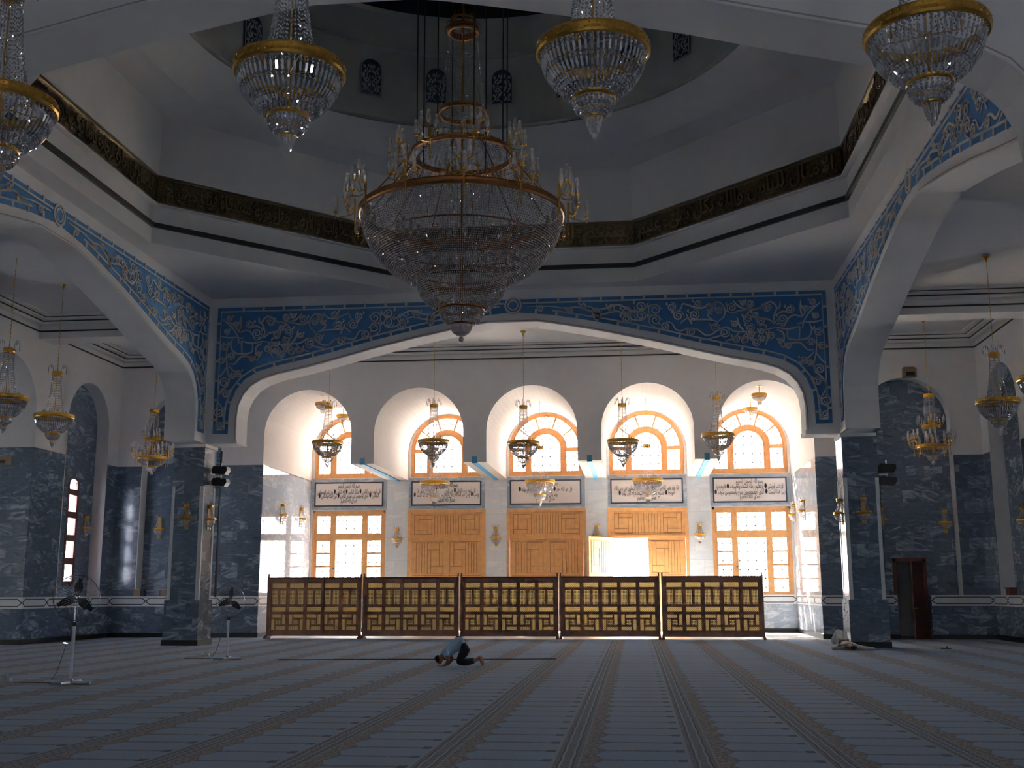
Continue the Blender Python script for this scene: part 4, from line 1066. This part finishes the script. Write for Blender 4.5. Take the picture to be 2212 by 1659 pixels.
# the great chandelier under the dome
def great():
    x, y = CX-0.10, CY
    root = empty('great_chandelier', (x, y, 0))
    tag(root, 'enormous tiered crystal chandelier with candle arms hanging under the dome', 'chandelier')
    b = MB(); b.tube([(0, 0, 7.4), (0, 0, 25.1)], 0.03, 'gold_old', 8); b.build('central_rod', root)
    for j in range(8):
        a = 2*PI*(j+.5)/8; b = MB(); b.tube([(1.06*math.cos(a), 1.06*math.sin(a), 11.45), (1.12*math.cos(a), 1.12*math.sin(a), 24.2)], 0.016, 'black', 5); b.build('suspension_cable', root)
    b = MB(); gold_ring(b, 0.36, 14.5, 0.16, 0.05, 32, 24, m='gold_old'); gold_ring(b, 0.30, 14.75, 0.05, 0.03, 28, m='gold_old')
    for j in range(10):
        a = 2*PI*j/10; c, s_ = math.cos(a), math.sin(a); b.tube([(.34*c, .34*s_, 14.5), (.42*c, .42*s_, 14.42), (.42*c, .42*s_, 14.60), (.3*c, .3*s_, 14.72), (.2*c, .2*s_, 14.95)], 0.012, 'gold_old', 5)
    b.build('crown', root)
    b = MB(); gold_ring(b, 0.55, 12.45, 0.10, 0.04, 40, 30, m='gold_old'); b.build('small_ring', root)
    b = MB(); gold_ring(b, 1.17, 11.42, 0.13, 0.05, 64, 60, m='gold_old'); b.build('upper_ring', root)
    b = MB(); gold_ring(b, 2.32, 9.98, 0.16, 0.06, 112, 120, m='gold_old'); b.build('main_ring', root)
    b = MB(); strands(b, flare(0.52, 0.33, 12.5, 14.45, 8, 1.2), 30, 0.055, 0.012, 'crystal_fine'); strands(b, flare(0.86, 0.52, 11.5, 12.4, 6, 1.5), 44, 0.055, 0.013, 'crystal_fine')
    strands(b, flare(1.80, 1.14, 10.02, 11.38, 8, 1.4), 84, 0.060, 0.014, 'crystal_fine'); strands(b, flare(0.50, 0.30, 11.0, 12.3, 6, 1.4), 24, 0.06, 0.013, 'crystal_fine')
    o = b.build('bead_strands', root); o['kind'] = 'stuff'; o['label'] = 'flaring bead strands above the bowl'
    main = [(2.27, 9.92), (2.25, 9.70), (2.17, 9.45), (2.03, 9.17), (1.86, 8.93), (1.62, 8.71), (1.34, 8.53), (1.05, 8.40)]
    def bd(name, prof, n, rows, g):
        b = MB(); bowl_rows(b, prof, n, [('g', 1)]*rows, (g, g*1.15), mats=('crystal_warm', 'crystal_warm')); b.lathe([(r-.015, z+.01) for r, z in prof], 'veil', 96)
        for j in range(0, n, 12):       # brass ribs carrying the strings
            a = 2*PI*j/n; b.tube([((r-.02)*math.cos(a), (r-.02)*math.sin(a), z) for r, z in prof], 0.006, 'gold_old', 4, caps=False)
        o = b.build(name, root); o['kind'] = 'stuff'; return o
    bd('main_bowl', main, 250, 40, 0.0190)
    b = MB(); gold_ring(b, 1.02, 8.50, 0.09, 0.04, 64, m='gold_old'); b.build('second_ring', root)
    bd('second_bowl', [(1.00, 8.45), (0.98, 8.26), (0.90, 8.07), (0.76, 7.91), (0.55, 7.80)], 120, 17, 0.020)
    b = MB(); gold_ring(b, 0.51, 7.79, 0.07, 0.03, 40, m='gold_old'); b.build('third_ring', root)
    bd('third_bowl', [(0.50, 7.75), (0.48, 7.64), (0.41, 7.53), (0.30, 7.46)], 64, 9, 0.019)
    b = MB(); gold_ring(b, 0.27, 7.45, 0.05, 0.03, 32, m='gold_old'); b.lathe([(0.25, 7.43), (0.24, 7.34), (0.18, 7.25), (0.09, 7.19), (0.03, 7.17)], 'lilac', 28); b.build('bottom_cup', root)
    b = MB(); b.lathe([(0.0, 7.17), (0.04, 7.16), (0.062, 7.11), (0.045, 7.05), (0.0, 7.03)], 'crystal', 14); b.build('crystal_drop', root)
    b = MB()
    for r, z in ((1.45, 8.78), (1.9, 9.35), (0.62, 8.05)): gold_ring(b, r, z, 0.035, 0.025, 64, m='gold_old')
    for j in range(12):
        a = 2*PI*j/12; b.tube([(0.03*math.cos(a), 0.03*math.sin(a), 9.5), (1.45*math.cos(a), 1.45*math.sin(a), 8.8)], 0.012, 'gold_old', 4); b.tube([(2.26*math.cos(a), 2.26*math.sin(a), 9.98), (1.14*math.cos(a), 1.14*math.sin(a), 11.4)], 0.014, 'gold_old', 4)
    b.build('inner_frame', root)
    b = MB()
    for r, n, z in ((0.55, 10, 9.3), (1.2, 18, 9.1)):
        for j in range(n): a = 2*PI*j/n; b.tube([(r*math.cos(a), r*math.sin(a), z-.12), (r*math.cos(a), r*math.sin(a), z+.05)], 0.02, 'gold_old', 6); b.gem((r*math.cos(a), r*math.sin(a), z+.13), .03, .08, 'crystal', 6)
    b.build('lamp_holders', root)
    arms(root, 12, 2.36, 9.98, 1.15, True, 0.17); arms(root, 8, 1.22, 11.30, 1.05, True, 0.35)
great()
# small gilt ceiling lamps in the outer vaults
def cup_lamp():
    root = empty('ceiling_lamp', (0, 0, 0)); b = MB(); b.tube([(0, 0, 0), (0, 0, .34)], .012, 'gold', 6); b.lathe([(0, .36), (.12, .36), (.10, .33), (0, .31)], 'gold', 14); b.build('stem', root)
    b = MB(); gold_ring(b, .27, 0, .11, .03, 36, 24); b.build('main_ring', root)
    p = [(.25, -.05), (.23, -.12), (.17, -.18), (.09, -.21)]
    b = MB(); bowl_rows(b, p, 30, [('g', 1), ('g', 1), ('g', 1), ('g', 1), ('g', 1)]); b.lathe([(r-.01, z) for r, z in p], 'crystal_fine', 24); gold_ring(b, .09, -.22, .02, .01, 14); b.build('crystal_bowl', root)
    b = MB(); bowl_rows(b, [(.08, -.23), (.08, -.32), (.03, -.36)], 12, [('s', 3), ('g', 1)]); b.build('crystal_drop', root)
    tag(root, '', 'lamp'); return root
cl = cup_lamp()
for k, (x, y, t) in enumerate(((CENT[0]+.22, 41.0, 'nearer one in the leftmost vault'), (CENT[0]+.22, 44.0, 'farther one in the leftmost vault, by its fanlight'), (CENT[4]-.05, 41.0, 'nearer one in the rightmost vault'), (CENT[4]-.05, 44.2, 'farther one in the rightmost vault, by its fanlight'))):
    place(cl, k > 0, (x, y, 8.60), 0, 1.0, 'gilt cup lamp, %s' % t, 'gilt cup lamps in the outer vaults')
# wall sconces
def sconce():
    root = empty('wall_sconce', (0, 0, 0))
    b = MB(); b.slab([(-.05, -.34), (.05, -.34), (.09, -.1), (.05, .2), (.08, .40), (-.08, .40), (-.05, .2), (-.09, -.1)], [], fy, 0, -.02, 'gold'); b.build('back_plate', root)
    b = MB(); b.lathe([(.06, .33), (.10, .34), (.09, .39), (.10, .43), (.06, .44)], 'gold', 16, (0, -.06, 0)); b.build('crown_ring', root)
    b = MB()
    for j in range(5):
        a = PI+PI*(j+.5)/5; b.tube([(.09*math.cos(a), -.06+.09*math.sin(a), .42), (.14*math.cos(a), -.06+.14*math.sin(a), .52), (.18*math.cos(a), -.06+.18*math.sin(a), .45)], .005, 'crystal', 4)
    b.build('crystal_sprays', root)
    b = MB()
    for j in range(13):
        a = PI+PI*j/12
        for i in range(12): t = (i+.5)/12; r = .075+(.19-.075)*(1-t)**1.8; b.gem((r*math.cos(a), -.04+r*math.sin(a), .02+.32*t), .011, .015, 'crystal', 4, a)
    b.build('bead_strands', root)
    b = MB(); b.lathe([(.19, -.03), (.225, -.03), (.235, 0), (.225, .04), (.19, .04), (.19, -.03)], 'gold', 20, (0, -.03, 0), PI, 2*PI); b.build('half_ring', root)
    b = MB(); P = [(.20, -.05), (.19, -.12), (.14, -.19), (.07, -.24)]
    b.lathe(P, 'crystal_fine', 16, (0, -.03, 0), PI, 2*PI)
    for k, (r, z) in enumerate(P):
        for j in range(15): a = PI+PI*(j+.5)/15; b.gem((r*math.cos(a), -.03+r*math.sin(a), z), .015, .02, 'crystal', 4, a)
    b.build('crystal_bowl', root)
    b = MB(); b.gem((0, -.07, -.31), .03, .06, 'crystal', 6); b.build('crystal_drop', root)
    tag(root, '', 'wall lamp'); return root
sc_ = sconce()
SC = [((CENT[0]+CENT[1])/2, YF, 3.74, 0, 'crystal wall sconce on the white pier between the left tall window and the leftmost door'),
      ((CENT[1]+CENT[2])/2, YF, 3.78, 0, 'crystal wall sconce on the white pier between the leftmost and the middle door'),
      ((CENT[2]+CENT[3])/2, YF, 3.80, 0, 'crystal wall sconce on the white pier half hidden by the open door leaf'),
      ((CENT[3]+CENT[4])/2, YF, 3.84, 0, 'crystal wall sconce on the white pier left of the right tall window'),
      (VL, 42.2, 4.50, PI/2, 'nearer crystal wall sconce on the sunlit marble left of the left tall window'),
      (VL, 44.7, 4.52, PI/2, 'farther crystal wall sconce on the sunlit marble left of the left tall window'),
      (VR, 42.9, 4.52, -PI/2, 'nearer crystal wall sconce on the sunlit marble right of the right tall window'),
      (VR, 45.5, 4.55, -PI/2, 'farther crystal wall sconce on the sunlit marble right of the right tall window'),
      (XL-0.48, YB, 3.86, 0, 'gilt wall sconce on the dark front face of the left pillar'),
      (XR+0.52, YB, 3.85, 0, 'gilt wall sconce on the dark front face of the right pillar'),
      (XL, YB+0.50, 3.86, PI/2, 'bright crystal wall sconce on the inner side face of the left pillar'),
      (XR, YB+0.50, 3.86, -PI/2, 'bright crystal wall sconce on the inner side face of the right pillar'),
      (WL-ND, 38.62, 3.86, PI/2, 'dim gilt wall sconce beside the slit window in the left niche'),
      (-17.62, YA+ND, 3.90, 0, 'dim gilt wall sconce in the niche behind the left pillar'),
      (10.55, YA+ND, 3.90, 0, 'dim gilt wall sconce right of the small brown doorway'),
      (8.44, YA+ND, 4.00, 0, 'dim gilt wall sconce just right of the right pillar, in the shaded niche'),
      (WR+ND, 37.6, 3.80, -PI/2, 'dim gilt wall sconce at the right edge of the view, on the side wall niche')]
for k, (x, y, z, rz, t) in enumerate(SC): place(sc_, k > 0, (x, y, z), rz, 1.0, t, 'crystal wall sconces')

# ================================================================ small fittings
def speaker(x, y, z, label):
    root = empty('loudspeaker', (x, y, z)); tag(root, label, 'loudspeaker', 'black loudspeakers on the pillars')
    for k, dz in enumerate((0.19, -0.19)):
        b = MB(); b.slab([(-.24, -.11), (.17, -.14), (.25, -.02), (.23, .10), (-.20, .13), (-.26, .04)], [], lambda u, v, d: (u, d, v+dz), -.16, .16, 'black'); b.build('cabinet', root)
    b = MB(); b.tube([(0, 0, -.35), (0, 0, .42)], .02, 'chrome', 6); b.box((-.315, -.02, -.025), (.02, .02, .025), 'chrome'); b.build('bracket', root)
speaker(-13.10, 34.45, 5.22, 'pair of black loudspeakers stacked on the inner side of the left pillar')
speaker(7.385, 34.2, 4.98, 'black loudspeaker jutting from the right side of the right pillar')
root = empty('box_lamp', (9.55, YA-.02, 9.08)); tag(root, 'small beige box lamp above the right niche arch', 'lamp')
b = MB(); b.slab([(-.22, -.16), (.22, -.16), (.22, .12), (.14, .18), (-.20, .18)], [], fy, 0, -.28, 'tan'); b.build('housing', root)
b = MB(); b.box((-.14, -.285, -.13), (.16, -.24, 0.0), 'black'); b.build('glass_front', root)
root = empty('box_lamp', (-18.9, 31.9, 5.52)); tag(root, 'small beige box lamp low at the left edge on the marble', 'lamp')
b = MB(); b.box((-.16, -.12, -.12), (.14, .12, .12), 'tan'); b.build('housing', root); b = MB(); b.box((-.10, -.13, -.10), (.08, -.12, 0.0), 'black'); b.build('glass_front', root)
for x, t in ((-18.05, 'tan junction box on the dado ledge, left one of two beside the left pillar'), (-17.02, 'tan junction box with a black face on the dado ledge, closest to the left pillar')):
    root = empty('junction_box', (x, YA-.02, 1.46)); tag(root, t, 'box', 'tan boxes on the dado ledge')
    b = MB(); b.box((-.17, -.14, 0), (.08, .02, .23), 'tan'); b.build('housing', root); b = MB(); b.box((.08, -.13, 0), (.22, .02, .22), 'black'); b.build('socket_face', root)
root = empty('shelf_box', (WR-.02, 37.7, 1.46)); tag(root, 'dark wooden box on the dado ledge at the right edge', 'box')
b = MB(); b.box((-.2, -.2, 0), (.02, .22, .20), 'wood_red'); b.build('case', root); b = MB(); b.box((-.23, -.24, .20), (.03, .26, .24), 'black'); b.build('lid', root)
# pedestal fans
def make_fan():
    root = empty('pedestal_fan', (0, 0, 0))
    b = MB()
    for a in (0, PI/2):
        c, s_ = math.cos(a), math.sin(a); b.tube([(-.37*c, -.37*s_, .03), (.37*c, .37*s_, .03)], .030, 'steel', 8)
    b.lathe([(0, 0), (.07, 0), (.06, .05), (.035, .09), (0, .10)], 'chrome', 14); b.build('base', root)
    b = MB(); b.tube([(0, 0, .08), (0, 0, 1.05)], .030, 'steel', 10); b.lathe([(.026, 1.0), (.042, 1.01), (.042, 1.07), (.026, 1.08)], 'black', 12); b.tube([(0, 0, 1.05), (0, 0, 1.36)], .015, 'chrome', 8); b.build('pole', root)
    hd = empty('fan_head', (0, 0, 1.50)); hd.parent = root; hd.rotation_euler = (math.radians(-6), 0, math.radians(38))
    b = MB(); b.lathe([(0, .20), (.06, .19), (.085, .12), (.085, .02), (.04, -.03), (0, -.03)], 'black', 16)
    mm = b.build('motor', hd); mm.rotation_euler = (-PI/2, 0, 0); mm.location = (0, 0.02, 0)
    b = MB()
    for k in range(3):
        a = k*2*PI/3+0.15; vs = []
        for i in range(7):
            t = i/6; r = .05+.30*t; w = .035+.055*math.sin(PI*min(1, t*1.15))*(1.0 if t < .95 else .3)
            for sg in (-1, 1): aa = a+sg*w/max(r, .08)*.9; vs.append((r*math.sin(aa), -.07+sg*.03*(1-t*.5), r*math.cos(aa)))
        b.add(vs, [(i*2, i*2+1, i*2+3, i*2+2) for i in range(6)], 'black')
    o = b.build('blades', hd); sm = o.modifiers.new('t', 'SOLIDIFY'); sm.thickness = .006
    b = MB(); b.lathe([(0, .04), (.03, .035), (.045, 0), (.045, -.02)], 'chrome', 14); o = b.build('hub_cap', hd); o.rotation_euler = (PI/2, 0, 0); o.location = (0, -.12, 0)
    b = MB()
    for rr, y in ((.40, -.07), (.37, -.13), (.37, -.01), (.20, -.16), (.10, -.17), (.22, .03)): b.tube([(rr*math.cos(2*PI*k/40), y, rr*math.sin(2*PI*k/40)) for k in range(40)], .008 if rr == .40 else .0022, 'chrome', 4, True)
    for k in range(36):
        a = 2*PI*k/36; c, s_ = math.cos(a), math.sin(a)
        b.tube([(.05*c, -.175, .05*s_), (.30*c, -.15, .30*s_), (.40*c, -.07, .40*s_), (.30*c, .02, .30*s_), (.08*c, .05, .08*s_)], 0.0017, 'chrome', 3, caps=False)
    b.build('wire_guard', hd)
    b = MB(); b.tube([(0, .05, 1.32), (-.12, .08, 1.0), (-.20, .1, .6), (-.32, .1, .2), (-.45, .12, .012), (-.9, .2, .010), (-1.2, .25, .010)], .006, 'black', 4); b.build('power_cord', root)
    tag(root, '', 'fan'); return root
fan = make_fan()
place(fan, False, (-10.05, 19.6, 0), 0, 1.0, 'tall chrome pedestal fan in front, before the slit window at the left', 'chrome pedestal fans on the carpet')
place(fan, True, (-9.95, 27.1, 0), .1, .93, 'chrome pedestal fan farther back, between the left pillar and the first screen', 'chrome pedestal fans on the carpet')
for x, y, t in ((-11.6, 20.2, 'white plug adapter on the carpet at the left edge, by the nearer fan'), (-11.1, 28.7, 'white plug adapter on the carpet left of the farther fan')):
    root = empty('plug_adapter', (x, y, 0)); tag(root, t, 'plug', 'white plug adapters on the carpet')
    b = MB(); b.box((-.09, -.05, 0), (.09, .05, .05), 'outlet'); b.build('body', root); b = MB(); b.box((-.04, -.03, .05), (.03, .03, .10), 'outlet'); b.build('plug', root)
b = MB(); b.tube([(-8.6, 26.85, .008), (-7.6, 27.0, .008), (-6.6, 27.15, .008), (-5.2, 27.3, .008), (-4.0, 27.35, .008), (-2.0, 27.7, .008)], .012, 'black', 5)
tag(b.build('floor_cable'), 'long black cable lying across the carpet behind the praying man', 'cable')
root = empty('slipper', (8.5, 33.4, 0)); tag(root, 'dark slipper lying on the carpet right of the right pillar', 'slipper')
b = MB(); b.slab([(-.13, -.03), (-.10, .05), (.02, .045), (.12, .05), (.16, 0), (.12, -.05), (.0, -.035), (-.10, -.05)], [], lambda u, v, d: (u, v, d), 0, .03, 'black'); b.build('sole', root); b = MB(); b.tube([(.03, .05, .02), (.05, .02, .07), (.05, -.02, .07), (.03, -.04, .02)], .015, 'black', 6); b.build('strap', root)

# ================================================================ people
def skin(name, nodes, edges, m, parent, root_i=0, lv=2):
    me = bpy.data.meshes.new(name); me.from_pydata([n[0] for n in nodes], edges, [])
    o = bpy.data.objects.new(name, me); col.objects.link(o)
    sk = o.modifiers.new('s', 'SKIN'); sk.use_smooth_shade = True; sk.branch_smoothing = 0.6
    if not me.skin_vertices:
        bpy.context.view_layer.objects.active = o; bpy.ops.mesh.customdata_skin_add()
    for i, n in enumerate(nodes):
        r = n[1]; me.skin_vertices[0].data[i].radius = r if isinstance(r, tuple) else (r, r); me.skin_vertices[0].data[i].use_root = (i == root_i)
    s = o.modifiers.new('u', 'SUBSURF'); s.levels = lv; s.render_levels = lv
    dg = bpy.context.evaluated_depsgraph_get(); q = bpy.data.meshes.new_from_object(o.evaluated_get(dg)); bpy.data.objects.remove(o)
    q.name = name; q.materials.clear(); q.materials.append(M[m])
    for p in q.polygons: p.use_smooth = True
    o = bpy.data.objects.new(name, q); col.objects.link(o); o.parent = parent; return o
class Sk:
    def __init__(s): s.n = []; s.e = []; s.d = {}
    def p(s, k, x, y, z, r, to=None):
        s.d[k] = len(s.n); s.n.append(((x, y, z), r))
        if to is not None: s.e.append((s.d[to], s.d[k]))
    def hand(s, w, dirx, diry, z, sd):
        """palm and five fingers lying flat; dir = unit direction of the fingers, sd = thumb side"""
        x, y, _ = s.n[s.d[w]][0]; px, py = -diry*sd, dirx*sd
        s.p(w+'p', x+dirx*.05, y+diry*.05, z, (.030, .015), w)
        for k, (off, L) in enumerate(((.030, .065), (.011, .078), (-.010, .073), (-.029, .055))):
            s.p(w+'f%d' % k, x+dirx*.095+px*off, y+diry*.095+py*off, z, .0095, w+'p'); s.p(w+'g%d' % k, x+dirx*(.095+L)+px*off*1.2, y+diry*(.095+L)+py*off*1.2, z-.004, .007, w+'f%d' % k)
        s.p(w+'t', x+dirx*.045+px*.045, y+diry*.045+py*.045, z, .010, w+'p'); s.p(w+'u', x+dirx*.085+px*.06, y+diry*.085+py*.06, z-.003, .008, w+'t')
# man bowing in prayer, head to the left
root = empty('person', (-3.95, 24.98, 0))
tag(root, 'person prostrating in prayer on the carpet in a light blue shirt and dark trousers', 'person')
s = Sk()
s.p('hip', .13, 0, .45, .125); s.p('waist', 0, 0, .45, .135, 'hip'); s.p('chest', -.16, 0, .37, .15, 'waist'); s.p('upper', -.27, 0, .29, .13, 'chest'); s.p('neck', -.345, 0, .21, .065, 'upper')
s.p('skull', -.405, 0, .145, .095, 'neck'); s.p('brow', -.44, 0, .095, .082, 'skull'); s.p('chin', -.345, 0, .07, .045, 'brow')
for sd, k in ((-1, 'l'), (1, 'r')):
    s.p(k+'sh', -.24, sd*.15, .27, .062, 'upper'); s.p(k+'el', -.16, sd*.27, .15, .043, k+'sh'); s.p(k+'wr', -.24, sd*.19, .035, .028, k+'el'); s.hand(k+'wr', -.96, -.1*sd, .018, -sd)
    s.p(k+'th', .15, sd*.09, .38, .085, 'hip'); s.p(k+'kn', .02, sd*.12, .075, .062, k+'th'); s.p(k+'ca', .20, sd*.11, .085, .058, k+'kn'); s.p(k+'an', .43, sd*.09, .145, .040, k+'ca')
    s.p(k+'he', .49, sd*.09, .215, .036, k+'an'); s.p(k+'so', .53, sd*.09, .11, .036, k+'he'); s.p(k+'to', .555, sd*.085, .035, .030, k+'so')
skin('body', s.n, s.e, 'skin', root)
t = Sk(); t.p('w', .15, 0, .475, .165); t.p('v', .06, 0, .48, .168, 'w'); t.p('m', -.02, 0, .465, .165, 'v'); t.p('c', -.16, 0, .385, .17, 'm'); t.p('u', -.27, 0, .30, .155, 'c'); t.p('n', -.345, 0, .235, .09, 'u')
for sd, k in ((-1, 'l'), (1, 'r')): t.p(k, -.24, sd*.165, .27, .078, 'u'); t.p(k+'e', -.195, sd*.235, .195, .068, k)
skin('shirt', t.n, t.e, 'shirt', root)
t = Sk(); t.p('w', .07, 0, .47, .15); t.p('h', .16, 0, .45, .168, 'w')
for sd, k in ((-1, 'l'), (1, 'r')): t.p(k+'t', .175, sd*.10, .37, .115, 'h'); t.p(k+'k', .02, sd*.12, .085, .080, k+'t'); t.p(k+'c', .22, sd*.11, .092, .076, k+'k'); t.p(k+'a', .38, sd*.095, .125, .062, k+'c')
skin('trousers', t.n, t.e, 'trousers', root)
t = Sk(); t.p('a', -.375, 0, .19, .085); t.p('b', -.435, 0, .155, .105, 'a'); t.p('c', -.485, 0, .105, .085, 'b'); skin('hair', t.n, t.e, 'hair', root)
f = MB(); f.lathe([(0, .018), (.012, .012), (.016, 0), (.010, -.014), (0, -.018)], 'skin', 8, (-.385, -.100, .12)); f.lathe([(0, .018), (.012, .012), (.016, 0), (.010, -.014), (0, -.018)], 'skin', 8, (-.385, .100, .12)); f.build('ears', root, True)
f = MB(); f.gem((-.40, -.01, .014), .012, .016, 'skin', 6); f.build('nose', root, True)
# person lying on the back, head towards the camera, knees drawn up
root = empty('person', (5.68, 32.1, 0))
tag(root, 'person in white clothes lying on the carpet beside the right pillar with one knee raised', 'person')
s = Sk()
s.p('hip', -.02, .86, .10, .115); s.p('waist', 0, .64, .10, .11, 'hip'); s.p('chest', .02, .42, .115, .13, 'waist'); s.p('upper', .04, .26, .11, .11, 'chest'); s.p('neck', .06, .14, .09, .05, 'upper')
s.p('skull', .08, .02, .10, .082, 'neck'); s.p('crown', .085, -.05, .10, .072, 'skull')
s.p('lsh', -.13, .26, .10, .06, 'upper'); s.p('lel', -.46, .20, .07, .042, 'lsh'); s.p('lwr', -.22, .02, .15, .028, 'lel'); s.p('lpa', -.12, -.01, .175, (.03, .016), 'lwr')
for k, dy in enumerate((-.03, -.01, .01, .03)): s.p('lf%d' % k, -.07, -.01+dy, .19, .0095, 'lpa'); s.p('lg%d' % k, -.01, -.01+dy*1.1, .195, .0075, 'lf%d' % k)
s.p('lt', -.11, .045, .18, .0095, 'lpa'); s.p('lu', -.07, .065, .185, .008, 'lt')
s.p('rsh', .21, .27, .10, .06, 'upper'); s.p('rel', .44, .22, .06, .042, 'rsh'); s.p('rwr', .66, .16, .045, .028, 'rel'); s.hand('rwr', .98, -.1, .03, 1)
s.p('lth', -.10, .92, .14, .08, 'hip'); s.p('lkn', -.10, 1.20, .50, .055, 'lth'); s.p('lan', -.10, 1.42, .08, .036, 'lkn'); s.p('lfo', -.12, 1.56, .04, .032, 'lan')
s.p('rth', .09, .94, .12, .08, 'hip'); s.p('rkn', .06, 1.22, .42, .055, 'rth'); s.p('ran', .08, 1.44, .08, .036, 'rkn'); s.p('rfo', .08, 1.56, .04, .032, 'ran')
skin('body', s.n, s.e, 'skin', root)
t = Sk(); t.p('h', -.02, .86, .115, .14); t.p('w', 0, .64, .115, .135, 'h'); t.p('c', .02, .42, .13, .15, 'w'); t.p('u', .04, .25, .115, .12, 'c'); t.p('ls', -.13, .26, .10, .075, 'u'); t.p('le', -.46, .20, .08, .068, 'ls'); t.p('lw', -.30, .07, .12, .048, 'le'); t.p('rs', .21, .27, .10, .075, 'u'); t.p('re', .44, .22, .065, .058, 'rs'); t.p('rw', .70, .15, .045, .042, 're')
skin('shirt', t.n, t.e, 'robe', root)
t = Sk(); t.p('h', -.02, .84, .12, .145)
for k, x, x2, zk in (('l', -.08, -.20, .50), ('r', .03, .12, .46)): t.p(k+'t', x, .93, .17, .13, 'h'); t.p(k+'k', x, 1.18, zk, .095, k+'t'); t.p(k+'c', x*.5+x2*.5, 1.31, zk*.55, .13, k+'k'); t.p(k+'a', x2, 1.42, .13, .135, k+'c')
skin('robe_skirt', t.n, t.e, 'robe', root)
t = Sk(); t.p('a', .08, 0, .08, .098); t.p('b', .085, -.07, .105, .100, 'a'); t.p('c', .085, -.055, .145, .075, 'b'); skin('hair', t.n, t.e, 'hair', root)
f = MB(); f.gem((.075, .045, .185), .012, .018, 'skin', 6); f.build('nose', root, True)
f = MB(); f.lathe([(.030, -.008), (.036, 0), (.030, .008)], 'chrome', 12, (-.235, .03, .15)); f.build('watch', root)
